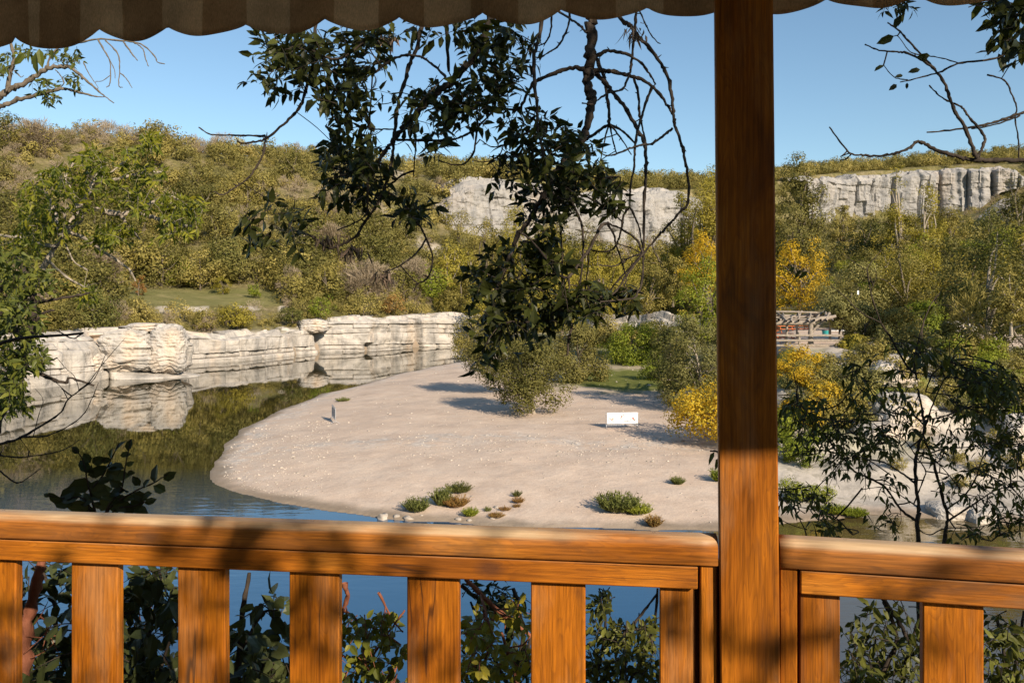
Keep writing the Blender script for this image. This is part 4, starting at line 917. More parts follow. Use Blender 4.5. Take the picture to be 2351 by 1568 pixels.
def stone_geom(r, s):
    th = np.linspace(0, np.pi, 7)[1:-1]; ph = np.linspace(0, 2 * np.pi, 9)[:-1]
    V = [[0, 0, 1]] + [[math.sin(a) * math.cos(b_), math.sin(a) * math.sin(b_), math.cos(a)] for a in th for b_ in ph] + [[0, 0, -1]]
    V = np.array(V) * (1 + .22 * r.normal(size=(len(V), 1))) * np.array([s, s * r.uniform(.6, .9), s * r.uniform(.4, .65)])
    T = [[0, 1 + i, 1 + (i + 1) % 8] for i in range(8)] + [[len(V) - 1, 1 + 32 + (i + 1) % 8, 1 + 32 + i] for i in range(8)]
    Q = [[1 + 8 * j + i, 9 + 8 * j + i, 9 + 8 * j + (i + 1) % 8, 1 + 8 * j + (i + 1) % 8] for j in range(4) for i in range(8)]
    return V, np.array(T), np.array(Q)
r = np.random.default_rng(5); pb = MB()
for i in range(3600):
    if i < 1300: px, py = r.uniform(500, 760), r.uniform(960, 1110); px -= (py - 960) * .1
    elif i < 2100: px, py = r.uniform(900, 1560), r.normal(1030, 22)
    else: px, py = r.uniform(560, 1640), 850 + 350 * r.uniform() ** 1.0
    d = (EYE - .7) * F / (py - HZ); x = (px - CX) / F * d
    if poly_sd(np.array([x]), np.array([d]), RIVER)[0] < .4: continue
    z = float(ground_z(np.array([x]), np.array([d]))[0]); s = .02 + .045 * r.uniform() ** 3 * (2.0 if r.uniform() < .08 else 1.0); s *= d / 42
    V, T, Q = stone_geom(r, s); pb.add(V + [x, d, z + s * .1], T, Q)
tag(pb.obj("gravel", M_stone, None, True), "pale pebbles scattered over the sand", "gravel", None, "stuff")
sl = ["white shore stone left of the rounded weed", "flat pale shore stone lowest of the cluster by the weed", "pale shore stone at the waterline below the rounded weed", "pale shore stone in the middle of the waterline cluster", "white stone by the rusty weed patch", "white stone below the bright green weed", "pale stone beside the brown weed mat", "small white stone above the flat weed mat"]
for (px, py, s), lb in zip(((930, 1168, .16), (880, 1190, .3), (910, 1186, .16), (936, 1190, .2), (1052, 1192, .15), (1078, 1195, .13), (1130, 1190, .12), (1138, 1166, .13)), sl):
    b = hit(px, py, 22, 80); V, T, Q = stone_geom(r, s); o = mesh_obj("shore_stone", V, [T, Q], M_stone, None, True); o.location = tuple(b); o.rotation_euler = (0, 0, r.uniform(0, 6)); tag(o, lb, "stone", "shore stones")

# crowd barriers: one with a printed sheet, one bare
def barrier(label, loc, rz, banner):
    t = thing("crowd_barrier", label, "barrier", loc, rz); m = MB(); L = 2.0; H = 1.02
    m.tube(crom([[-L / 2, 0, .22], [-L / 2, 0, .6], [-L / 2, 0, H - .08], [-L / 2 + .08, 0, H], [0, 0, H], [L / 2 - .08, 0, H], [L / 2, 0, H - .08], [L / 2, 0, .6], [L / 2, 0, .22]], 3), .022, 6)
    m.tube([[-L / 2, 0, .24], [L / 2, 0, .24]], .02, 6); m.obj("frame", M_metal, t, True)
    v = MB()
    for x in np.linspace(-L / 2 + .1, L / 2 - .1, 17): v.tube([[x, 0, .24], [x, 0, H]], .008, 5)
    v.obj("bars", M_metal, t, True)
    for s in (-1, 1):
        f = MB(); x = s * (L / 2 - .02); f.tube([[x, 0, .3], [x, 0, .14], [x, -.28, .02]], .018, 5); f.tube([[x, 0, .14], [x, .28, .02]], .018, 5); f.obj("foot", M_metal, t, True)
    if not banner:
        g = MB(); g.box((0, -.03, .66), (1.9, .008, .62)); g.obj("back_panel", plain("pale_grey_panel", (.50, .50, .51), .6, 0, .05), t)
    if banner:
        s = MB(); s.box((0.03, -.034, .68), (1.94, .010, .68)); sh = s.obj("sign_sheet", M_white, t)
        def ring(name, cx, cz, ro, ri, mat, bar=None):
            k = MB(); a = np.linspace(0, 2 * np.pi, 33)[:-1]
            V = np.concatenate([np.stack([cx + ro * np.cos(a), 0 * a - .043, cz + ro * np.sin(a)], 1), np.stack([cx + ri * np.cos(a), 0 * a - .043, cz + ri * np.sin(a)], 1)])
            i = np.arange(32); j = (i + 1) % 32; k.add(V, np.stack([i, j, j + 32, i + 32], 1))
            if bar is not None:
                c, sn = math.cos(bar) * ri, math.sin(bar) * ri; w = .018; nx_, nz_ = -math.sin(bar) * w, math.cos(bar) * w
                k.add([[cx - c - nx_, -.045, cz - sn - nz_], [cx + c - nx_, -.045, cz + sn - nz_], [cx + c + nx_, -.045, cz + sn + nz_], [cx - c + nx_, -.045, cz - sn + nz_]], [[0, 1, 2, 3]])
            return k.obj(name, mat, sh)
        def blob(name, pts, mat, yy=-.042):
            P = np.array([[x, yy, z] for x, z in pts]); c = P.mean(0); n = len(P); k = MB(); k.add(np.vstack([P, c]), [[i, (i + 1) % n, n] for i in range(n)]); return k.obj(name, mat, sh)
        ring("prohibition_ring", -.68, .57, .19, .160, M_pink, math.radians(-40))
        blob("pictogram", [(-.80, .64), (-.72, .60), (-.62, .56), (-.57, .62), (-.55, .66), (-.60, .68), (-.64, .63), (-.74, .67)], M_pink)
        blob("pictogram", [(-.64, .60), (-.60, .63), (-.57, .60), (-.60, .57)], M_ink)
        ring("prohibition_ring", .0, .79, .17, .145, M_pink, math.radians(48))
        blob("pictogram", [(-.08, .84), (-.04, .86), (-.01, .80), (.01, .76), (-.02, .70), (-.06, .70), (-.08, .76)], M_ink)
        blob("pictogram", [(.58, .66), (.66, .72), (.72, .76), (.75, .68), (.78, .60), (.74, .54), (.70, .60)], M_red)
        blob("pictogram", [(.78, .60), (.84, .56), (.83, .52), (.76, .56)], M_ink)
        tx = MB(); rr2 = np.random.default_rng(4)
        for x0, x1, z in ((-.78, -.24, .94), (-.72, -.36, .87), (.26, .82, .94), (.34, .80, .87), (-.40, .44, .53), (-.38, .40, .46)):   # unreadable small print
            x = x0
            while x < x1:
                w = rr2.uniform(.015, .05); tx.add([[x, -.042, z - .012], [x + w, -.042, z - .012], [x + w, -.042, z + .012], [x, -.042, z + .012]], [[0, 1, 2, 3]]); x += w + rr2.uniform(.008, .02)
        tx.obj("small_print", M_grey, sh)
    return t
b = on(1428, 985); barrier("metal crowd barrier carrying a white sheet of prohibition signs on the beach", (b[0], b[1], b[2] - .02), math.radians(5), True)
b = on(766, 967); bo = barrier("bare grey metal barrier standing end-on near the water's edge", (b[0], b[1], b[2] - .02), math.radians(109), False)

# ------------------------------------------------------------------ pergola terrace on the right
tz = float(ground_z(np.array([19.5]), np.array([60.0]))[0])
pg = thing("rustic_pergola", "rustic pergola of grey driftwood poles on the terrace", "pergola", (0, 0, 0)); TZ = 5.35
def at(px, py, d): return W(px, py, d)
r = np.random.default_rng(31)
def pole(mb, a, b_, r0, r1, wob=.08):
    P = np.array([a, a + (b_ - a) * .33 + r.normal(size=3) * wob, a + (b_ - a) * .66 + r.normal(size=3) * wob, b_]); P = crom(P, 4); mb.tube(P, np.linspace(r0, r1, len(P)) * (1 + .1 * r.normal(size=len(P))), 7)
D0 = 57.0
for (px, d, rad) in ((1862, D0, .19), (1806, D0 + 3, .10), (1745, D0, .19), (1905, D0 + 6, .10), (1830, D0 + 7, .1), (1740, D0 + 7, .1)):
    m = MB(); p = at(px, 800, d); pole(m, np.array([p[0], d, TZ - .3]), np.array([p[0], d, TZ + 1.95]), rad, rad * .85, .03); m.obj("post", M_greywood, pg, True)
m = MB(); a = at(1862, 733, D0); pole(m, np.array([a[0] - .1, D0, TZ + 1.0]), at(1893, 735, D0 + .05), .09, .09, .02); m.obj("brace", M_greywood, pg, True)
m = MB(); pole(m, at(1700, 742, D0), at(1872, 741, D0), .16, .17, .06); pole(m, at(1862, 740, D0 - .05), at(1918, 726, D0 + .4), .17, .13, .05); pole(m, at(1700, 730, D0 + 7), at(1925, 722, D0 + 7), .13, .12, .06); m.obj("beam", M_greywood, pg, True)
m = MB()
for k in range(15):
    x0 = 1700 + k * 15 + r.uniform(-6, 6); pole(m, at(x0, 737 + r.uniform(-3, 3), D0 - .5), at(x0 + r.uniform(-22, 26), 716 + r.uniform(-4, 4), D0 + 7.6), r.uniform(.06, .12), r.uniform(.05, .09), .14)
for k in range(5):
    y = 716 + k * 4.4; pole(m, at(1700, y + r.uniform(-2, 2), D0 + 6.5 - k * 1.4), at(1880 + r.uniform(-30, 30), y + r.uniform(-3, 3), D0 + 6.5 - k * 1.4), .09, .07, .16)
m.obj("roof_poles", M_greywood, pg, True)
fc = thing("wooden_fence", "low grey wooden rail fence in front of the pergola", "fence", (0, 0, 0))
for px in (1734, 1835, 1930):
    m = MB(); p = at(px, 800, D0 - .35); m.box((p[0], p[1], TZ + .45), (.15, .14, 1.5), 0, .02); m.obj("fence_post", M_greywood, fc)
for k, z in enumerate((.98, .62, .26)):
    m = MB(); p0 = at(1690, 800, D0 - .46); p1 = at(1934, 800, D0 - .46)
    m.box(((p0[0] + p1[0]) / 2, p0[1], TZ + z), (p1[0] - p0[0], .07, .15), 0, .02); m.obj("fence_rail", M_greywood, fc)
def picnic(label, loc, rz):
    t = thing("picnic_table", label, "table", loc, rz, "orange picnic tables under the pergola")
    m = MB()
    for k in range(5): m.box((0, -.30 + k * .15, .74), (1.8, .135, .045), 0, .008)
    m.obj("tabletop", M_orange, t)
    for s in (-1, 1):
        m = MB(); m.box((0, s * .62, .44), (1.8, .13, .045), 0, .008); m.box((0, s * .76, .44), (1.8, .13, .045), 0, .008); m.obj("bench", M_orange, t)
    for s in (-1, 1):
        m = MB()
        m.tube([[s * .65, -.7, 0], [s * .65, -.25, .72]], .045, 4); m.tube([[s * .65, .7, 0], [s * .65, .25, .72]], .045, 4); m.tube([[s * .65, -.78, .40], [s * .65, .78, .40]], .045, 4); m.obj("leg_frame", M_orange, t)
    return t
def terr_at(px, py): d = (EYE - TZ) * F / (py - HZ); return ((px - CX) / F * d, d, TZ - .02)
tl = ["orange picnic table nearest the fence at the post's right edge", "orange picnic table at the back left under the pergola", "orange picnic table at the back right under the pergola", "orange picnic table partly behind the wooden post"]
for (px, py, rz), lb in zip(((1795, 786, .3), (1802, 764, .1), (1838, 763, .15), (1760, 768, .2)), tl): picnic(lb, terr_at(px, py), rz)
# bin and white-sheeted table beyond the brace
t = thing("litter_bin", "teal round bin on the terrace right of the pergola post", "bin", terr_at(1896, 780)); m = MB(); P = np.array([[0, 0, 0], [0, 0, .1], [0, 0, .8], [0, 0, .85]]); m.tube(P, [.26, .28, .32, .33], 14); m.obj("drum", M_teal, t, True)
m = MB(); m.tube([[0, 0, .84], [0, 0, .90], [0, 0, .92]], [.345, .345, .02], 14); m.obj("rim", M_ink, t, True)
t = thing("long_table", "long white topped table in the shade right of the teal bin", "table", terr_at(1915, 778)); m = MB(); m.box((0, 0, .76), (2.0, .8, .05), 0, .01); m.obj("tabletop", M_white, t)
for sx_ in (-.9, .9):
    m = MB(); m.box((sx_, -.3, .365), (.05, .05, .73)); m.box((sx_, .3, .365), (.05, .05, .73)); m.obj("leg", M_ink, t)
pt("shade_tree", "dark trunked tree shading the right end of the pergola", 1928, 790, 672, 100, 62, M_willow, M_barkd, n=2600, leaf=.22, nclump=50, clump=.14, shape='round', seed=60)
t = thing("white_marker", "small white board hung in the willow right of the pergola", "sign", tuple(at(1970, 672, 80))); m = MB(); m.box((0, 0, 0), (.18, .05, .4), 0, .02); m.obj("board", M_white, t); m = MB(); m.tube([[0, 0, .25], [0, 0, .55]], .012, 5); m.obj("cord", M_ink, t)
# boulders on the right bank
bl = ["large rounded white boulder under the golden bushes on the right slope", "long white boulder slab in the middle of the right slope", "pale boulder below the long slab on the right slope", "grey boulder at the right edge of the picture", "white rock face high on the right beside the dark tree", "pale low boulder by the water at the right", "small rounded boulder at the far right waterline", "flat grey rock at the right edge above the rail"]
for k, ((px, py, wpx, hpx), lb) in enumerate(zip(((2045, 850, 110, 44), (2070, 935, 150, 66), (2020, 985, 120, 40), (2345, 975, 90, 55), (2195, 760, 85, 44), (2190, 1170, 110, 30), (2255, 1188, 60, 34), (2340, 1040, 110, 30)), bl)):
    b = hit(px, py + hpx * .3); d = b[1]; sx_, sz_ = wpx / F * d / 2, hpx / F * d / 2
    th = np.linspace(0, np.pi, 26); ph = np.linspace(0, 2 * np.pi, 41); TH, PH = np.meshgrid(th, ph, indexing='ij')
    n3 = np.stack([np.sin(TH) * np.cos(PH), np.sin(TH) * np.sin(PH), np.cos(TH)], -1); n3 = np.sign(n3) * np.abs(n3) ** .75
    rad = 1 + .55 * (fbm(n3[..., 0] * 1.6 + k * 7, n3[..., 1] * 1.6, n3[..., 2] * 1.6, 5) - .5) + .10 * (fbm(n3[..., 0] * .8, n3[..., 2] * 6, k) - .5)
    V = n3 * rad[..., None] * np.array([sx_, sx_ * .8, sz_ * 1.5]); o = mesh_obj("boulder", V.reshape(-1, 3), [grid_faces(26, 41)], M_lime_near, None, False); o.location = tuple(b); tag(o, lb, "boulder")

# ------------------------------------------------------------------ terrace: deck, post, railings, awning
U = lambda px: (px - CX) / F
TA = .12                                   # the left railing runs away to the left
yl = lambda px, y0=2.10: y0 / (1 + TA * U(px))
def left_pt(px, y0=2.10): Y = yl(px, y0); return U(px) * Y, Y
RZL = -math.atan(TA)
Z0 = EYE
deck = MB(); deck.box((0, -.9, Z0 - 1.64), (9, 6.1, .08)); dk = deck.obj("deck", plain("dark_deck_boards", (.075, .055, .04), .8, 0, .3, 5)); tag(dk, "wooden terrace floor", None, None, "structure")

def rail_section(xa, xb, h, dpt, rad):
    """rounded handrail profile along local x; local y goes away from the viewer"""
    prof = []
    def arc(cy, cz, a0, a1, n=6, q=rad):
        for a in np.linspace(a0, a1, n): prof.append((cy + q * math.cos(a), cz + q * math.sin(a)))
    arc(rad, h - rad, math.pi, math.pi / 2); arc(dpt - rad, h - rad, math.pi / 2, 0)
    q = .004; prof.extend([(dpt, q), (dpt - q, 0), (q, 0), (0, q)])
    prof = np.array(prof); n = len(prof); nx = 60; xs = np.linspace(xa, xb, nx)
    V = np.array([[x, y, z] for x in xs for y, z in prof]); V[:, 2] += (fbm(V[:, 0] * 3, V[:, 1] * 20, 1.) - .5) * .002
    i = np.arange(nx - 1)[:, None] * n; j = np.arange(n)[None, :]; k = (j + 1) % n
    Q = np.stack([i + j, i + k, i + n + k, i + n + j], -1).reshape(-1, 4)
    V = np.vstack([V, [[xa, dpt / 2, h / 2], [xb, dpt / 2, h / 2]]]); e = (nx - 1) * n
    T = [[(a + 1) % n, a, nx * n] for a in range(n)] + [[e + a, e + (a + 1) % n, nx * n + 1] for a in range(n)]
    return V, Q, T

def railing(label, origin, rz, x_end, run, px_bal, batten_x, side, to_local):
    """origin: front bottom corner of the handrail at the post; x runs along the rail"""
    t = thing("wooden_railing", label, "railing", origin, rz); oz = origin[2]
    xa, xb = (run, x_end) if side < 0 else (x_end, run)
    V, Q, T = rail_section(xa, xb, .072, .066, .021); mesh_obj("handrail", V, [Q, T], M_woodx, t, True)
    nb_ = MB()
    for q in np.arange(.16, abs(run - x_end) - .05, .31): nb_.tube([[x_end + side * q, .0345, .0716], [x_end + side * q, .0345, .0726]], [.0042, .0042], 8)
    nb_.obj("nail_heads", M_ink, t)
    bz0, bz1 = -.064, -.005
    m = MB(); xi = x_end + side * .050
    m.box(((xi + run) / 2, .010 + .022, (bz0 + bz1) / 2), (abs(run - xi), .044, bz1 - bz0), 0, .003); m.obj("top_beam", M_woodb, t)
    m = MB(); m.box((x_end + side * .022, .014 + .024, -.001 - .45), (.042, .048, .90), 0, .003); m.obj("end_batten", M_woodz, t)
    m = MB(); m.box((x_end + side * .032, .094, -.45), (.126, .022, .88), 0, .003); m.obj("back_board", M_woodz, t)
    first = None
    for (a, b_) in px_bal:
        xa_, xb_ = to_local(a), to_local(b_); w = abs(xb_ - xa_)
        if first is None:
            m = MB(); m.box((0, 0, 0), (.128, .030, .80), 0, .003); first = m.obj("baluster", M_woodz, t); o = first
        else:
            o = first.copy(); COL.objects.link(o); o.parent = t
        o.location = ((xa_ + xb_) / 2, .036 + .015, -.40 - .055); o.scale = (w / .128, 1, 1)
    m = MB(); m.box(((xi + run) / 2, .010 + .022, -.84), (abs(run - xi), .044, .06), 0, .003); m.obj("bottom_beam", M_woodb, t)
    return t
xe, ye = left_pt(1649); org = (xe, ye, Z0 - .680); ca, sa = math.cos(RZL), math.sin(RZL)
def loc_left(px):
    Y0 = 2.10 + .040; x, y = left_pt(px, Y0); return (x - xe) * ca + (y - ye) * sa
bal = [(165, 272), (-80, 38), (409, 518), (665, 779), (935, 1054), (1219, 1344), (1515, 1596), (-330, -215), (-590, -470), (-860, -735), (-1130, -1005), (-1420, -1290)]
rl = railing("brown stained railing left of the post, overlooking the river", org, RZL, 0.0, -2.75, bal, 0, -1, loc_left)
TB = .205; x0r, y0r = U(1791) * 2.0, 2.0; RZR = -math.atan(TB); cb, sb = math.cos(RZR), math.sin(RZR)
def loc_right(px):
    k = y0r + .04 + TB * x0r; Y = k / (1 + TB * U(px)); x = U(px) * Y; return (x - x0r) * cb + (Y - y0r) * sb
balr = [(2118, 2258), (1836, 1928), (2420, 2560), (2730, 2870), (3040, 3180), (3360, 3500)]
railing("brown stained railing right of the post, under the leafy shrub", (x0r, y0r, Z0 - .672), RZR, 0.0, 2.3, balr, 0, 1, loc_right)

m = MB(); m.box((-4.3, -4.3, Z0 + 2.2), (10.4, .3, 8.4), 0, .02)  # wall added out of view to cut sky fill from the rear left
hw = m.obj("sky_block_wall", plain("sky_block_cream", (.30, .24, .17), .9, 0, .1, 2)); tag(hw, "added unseen wall behind the terrace, blocking sky light", "wall")
hg = thing("sky_block_hedge", "added unseen hedge behind the viewer, blocking low sky light", "hedge", (6.0, -6.6, Z0 - 1.6)); rh = np.random.default_rng(3)  # hedge added out of view to screen the bright low sky
P, N, _ = crown_cloud(rh, 5000, [((x, 0, 2.3), (2.0, .9, 2.0)) for x in (-3.4, -1, 2, 5, 8)], 120, .6); V, Q = cards(P, np.cross(N, rh.normal(size=P.shape)), N, .5, .32); mesh_obj("foliage", V, [Q], M_dgrn, hg)
m = MB()
for x in (-4, -1, 2, 5, 8): m.tube([[x, 0, -.2], [x, 0, 3.2]], .08, 6)
m.obj("stems", M_barkd, hg)
# the post leans a touch and is a hair slimmer at the top, as sawn posts are
pyt = 2.000
def post():
    b0 = [U(1652.5) * pyt, U(1788.5) * pyt]; zt, zb = 1.20, -1.60
    yb = (1568 - HZ) / F * pyt; yt = HZ / F * pyt          # photo rows 1568 and 0 in metres below/above the eye
    l_b, r_b = U(1654) * pyt, U(1789) * pyt; l_t, r_t = U(1641) * pyt, U(1773) * pyt
    f = lambda z, a, b_: a + (b_ - a) * (z + yb) / (yt + yb)
    V = []; bev = .004; n = 30
    for z in np.linspace(zb, zt, n):
        l_, r_ = f(z, l_b, l_t), f(z, r_b, r_t); dd = .145; q = bev
        V += [[l_ + q, pyt, z], [r_ - q, pyt, z], [r_, pyt + q, z], [r_, pyt + dd - q, z], [r_ - q, pyt + dd, z], [l_ + q, pyt + dd, z], [l_, pyt + dd - q, z], [l_, pyt + q, z]]
    V = np.array(V); cx = V[:, 0].mean(); base = np.array([cx, pyt + .07, Z0 - 1.6])
    V = V - np.array([cx, pyt + .07, -1.6]); i = np.arange(n - 1)[:, None] * 8; j = np.arange(8)[None, :]; k = (j + 1) % 8
    Q = np.stack([i + j, i + k, i + 8 + k, i + 8 + j], -1).reshape(-1, 4)
    an = -math.radians(13.5); ca2, sa2 = math.cos(an), math.sin(an); zc = V[:, 2:3]
    V = V * np.array([.985, 1, 1]); V = np.stack([V[:, 0] * ca2 - V[:, 1] * sa2, V[:, 0] * sa2 + V[:, 1] * ca2, V[:, 2]], 1)
    base = base + np.array([.021, .012, 0])
    o = mesh_obj("wooden_post", V, [Q, ], M_woodz, None, False); o.location = tuple(base)
    return tag(o, "square brown stained post holding the awning between both railings", "post")
post()

# awning: scalloped valance and the sloping canvas behind it
aw = thing("striped_awning", "brown and beige striped awning with a scalloped edge overhead", "awning", (0, 0, 0))
VY = 2.35; va = lambda px: (U(px) * VY / (1 + TA * U(px)), VY / (1 + TA * U(px)))
cusps = [-1250, -1010, -790, -570, -360, -165, 25, 230, 385, 563, 747, 916, 1108, 1287, 1488, 1692, 1899, 2105, 2330, 2560, 2800, 3060, 3340, 3640, 3960, 4300, 4660, 5040, 5440, 5860, 6300, 6800]
strp = [(-1250, -13), (-170, -3.6), (65, -1.0), (90, 0.0), (186, 1), (280, 2), (373, 3), (467, 4), (565, 5), (665, 6), (769, 7), (869, 8), (973, 9), (1081, 10), (1190, 11), (1299, 12), (1413, 13), (1525, 14), (1640, 15), (1760, 16), (1880, 17), (2000, 18), (2130, 19), (2800, 24), (6800, 44)]
pxs = np.concatenate([np.arange(-1250, 2800, 6.0), np.arange(2800, 6700, 16.0)]); sxs = np.array([s[0] for s in strp], float); svs = np.array([s[1] for s in strp], float)
su = np.interp(pxs, sxs, svs)
k = np.clip(np.searchsorted(cusps, pxs, side='right') - 1, 0, len(cusps) - 2); ca_ = np.array(cusps, float); tt = (pxs - ca_[k]) / (ca_[k + 1] - ca_[k])
zb = .850 - .036 * np.sin(np.pi * tt) ** .8 - .020 * ((pxs > 25) & (pxs < 230)) * np.sin(np.pi * tt) ** .5 - .02 * (pxs <= 25)
vxy = np.array([va(p) for p in pxs]); zt = .985
rows = np.linspace(0, 1, 9); V = []; UVu = []
for q in rows:
    z = zb * (1 - q) + zt * q; wob = .010 * np.sin(pxs * .021 + 1.0) * (1 - q) + .006 * np.sin(pxs * .047)* (1 - q)
    V.append(np.stack([vxy[:, 0], vxy[:, 1] + wob, Z0 + z], 1)); UVu.append(su)
def sheet(name, V, UVu, mat, parent, thick):
    V = np.array(V); nr_, nc_ = V.shape[:2]; o = mesh_obj(name, V.reshape(-1, 3), [grid_faces(nr_, nc_)], mat, parent, True)
    u = np.array(UVu).ravel(); li = np.zeros(len(o.data.loops), np.int32); o.data.loops.foreach_get("vertex_index", li)
    uv = o.data.uv_layers.new(name="UVMap"); uv.data.foreach_set("uv", np.stack([u[li], np.zeros(len(li))], 1).astype(np.float32).ravel())
    sd = o.modifiers.new("thickness", 'SOLIDIFY'); sd.thickness = thick; sd.offset = 0; return o
sheet("valance", V, UVu, M_valance, aw, .0015)
REAR_Y, REAR_Z = -.32, 1.17
V = []; UVu = []
for q in np.linspace(0, 1, 14):
    V.append(np.stack([vxy[:, 0] + q * .30, (vxy[:, 1] + .002) * (1 - q) + (REAR_Y - TA * vxy[:, 0]) * q, Z0 + zt * (1 - q) + REAR_Z * q - .02 * math.sin(math.pi * q) + 0 * pxs], 1)); UVu.append(su)
sheet("canopy", V, UVu, M_awning, aw, .0015)
m = MB(); a0 = va(-1250); a1 = va(6690); m.tube([[a0[0], a0[1] - .012, Z0 + zt + .03], [a1[0], a1[1] - .012, Z0 + zt + .03]], .022, 10); m.obj("front_bar", M_metal, aw, True)

# ------------------------------------------------------------------ near plants: limbs traced in the view, each given its own distance
class Plant:
    def __init__(s, name, label, base, mat_b, mat_l, cat="tree"):
        s.base = np.asarray(base, float); s.t = thing(name, label, cat, tuple(s.base)); s.b = MB(); s.l = MB(); s.mb, s.ml = mat_b, mat_l; s.r = np.random.default_rng(abs(int(base[0] * 100)) + len(label)); s.nodes = []
    def limb(s, pts, d, r0, r1, fx=(1, 0, 0), gn=.012, knob=True):
        """pts in a traced pixel frame (scale, ox, oy); r in those pixels; d one distance or (start, end)"""
        k, ox, oy = fx; P = np.array(pts, float); d0, d1 = d if isinstance(d, tuple) else (d, d)
        dd = np.linspace(d0, d1, len(P)); P3 = np.array([W(ox + k * a[0], oy + k * a[1], q) for a, q in zip(P, dd)])
        C = crom(P3, 6); sc = k / F * (d0 + d1) / 2; rad = np.linspace(r0, r1, len(C)) * sc
        C = C + s.r.normal(size=C.shape) * rad[:, None] * .22
        if knob: rad = rad * (1 + .16 * s.r.normal(size=len(C)).clip(-1.2, 1.6))
        s.b.tube(C - s.base, rad, 6 if r0 * sc < .01 else 9); s.nodes.append(C); return C
    def limb3(s, P3, r0, r1):
        C = crom(np.asarray(P3, float), 6); s.b.tube(C - s.base, np.linspace(r0, r1, len(C)), 9); s.nodes.append(C); return C
    def sprig(s, p, d, L, n, leaf, width, droop=.5, fold=.2, oval=False, twig_r=.0025, both=True, bend=.25):
        """a thin twig from p along d with leaflets in pairs and one at the tip"""
        r = s.r; d = unit(np.asarray(d)); side = unit(np.cross(d, r.normal(size=3))); t = np.linspace(0, 1, 6)[:, None]
        C = p + d * L * t + np.array([0, 0, -1]) * bend * L * t ** 2
        s.b.tube(C - s.base, np.linspace(twig_r, twig_r * .4, 6), 4)
        ts = np.linspace(.25, 1, max(2, n // 2)); B = []; D = []
        for q in ts:
            c = p + d * L * q + np.array([0, 0, -1]) * bend * L * q * q; ax = unit(d + np.array([0, 0, -1]) * 2 * bend * q)
            for sg in (-1, 1):
                B.append(c); D.append(unit(ax * .55 + side * sg + r.normal(size=3) * .3 + np.array([0, 0, -droop])))
        B.append(p + d * L + np.array([0, 0, -1]) * bend * L); D.append(unit(d + np.array([0, 0, -droop])))
        B = np.array(B); D = np.array(D); k = r.uniform(size=len(B)) < .9; B, D = B[k], D[k]
        if not len(B): return
        N = unit(np.array([0, -.25, 1.0]) + r.normal(size=D.shape) * .75); LL = leaf * r.uniform(.55, 1.25, len(B))
        V, T, Q = leaves(B + D * .004, D, N, LL, LL * width, fold, .28, oval); s.l.add(V - s.base, T, Q)
    def cluster(s, cx, cy, rx, ry, d, dz, n, L, nl, leaf, width, fx=(1, 0, 0), droop=.5, oval=False, up=0.0, bend=.25, fold=.2):
        k, ox, oy = fx; r = s.r; A = np.concatenate(s.nodes)
        for i in range(n):
            a = r.uniform(0, 6.28); q = math.sqrt(r.uniform()); dd = d + r.normal() * dz
            c = W(ox + k * (cx + rx * q * math.cos(a)), oy + k * (cy + ry * q * math.sin(a)), dd)
            j = int(np.argmin(((A - c) * np.array([1, .35, 1])) @ np.ones(3) * 0 + np.linalg.norm((A - c) * np.array([1, .5, 1]), axis=1))); w = A[j]
            dirn = unit(unit(c - w) * .8 + r.normal(size=3) * .55 + np.array([0, 0, up]))
            if r.uniform() < .22 and np.linalg.norm(c - w) < .5: s.b.tube(crom(np.array([w, (w + c) / 2 + r.normal(size=3) * .02, c]), 3) - s.base, .003, 4)
            s.sprig(c - dirn * L * .5, dirn, L * r.uniform(.7, 1.2), nl, leaf, width, droop, fold, oval, bend=bend)
    def join(s):
        comps = [[c] for c in s.nodes]
        near = lambda A, B: (lambda D: (D.min(), *np.unravel_index(D.argmin(), D.shape)))(np.linalg.norm(A[:, None] - B[None], axis=2))
        while len(comps) > 1:
            a = comps.pop(); A = np.concatenate(a); best = min((( *near(A, np.concatenate(b)), k) for k, b in enumerate(comps)), key=lambda t: t[0])
            B = np.concatenate(comps[best[3]]); p, q = A[best[1]], B[best[2]]
            if best[0] > .006: s.b.tube(np.array([p - (q - p) * .05, (p + q) / 2 + [0, 0, -.04 * best[0]], q + (q - p) * .05]) - s.base, .0035 + .004 * min(best[0], 1), 5)
            comps[best[3]] += a
    def done(s, nb="branches", nl="foliage"):
        s.join(); s.b.obj(nb, s.mb, s.t, True)
        if s.l.n: s.l.obj(nl, s.ml, s.t, False)
        return s.t

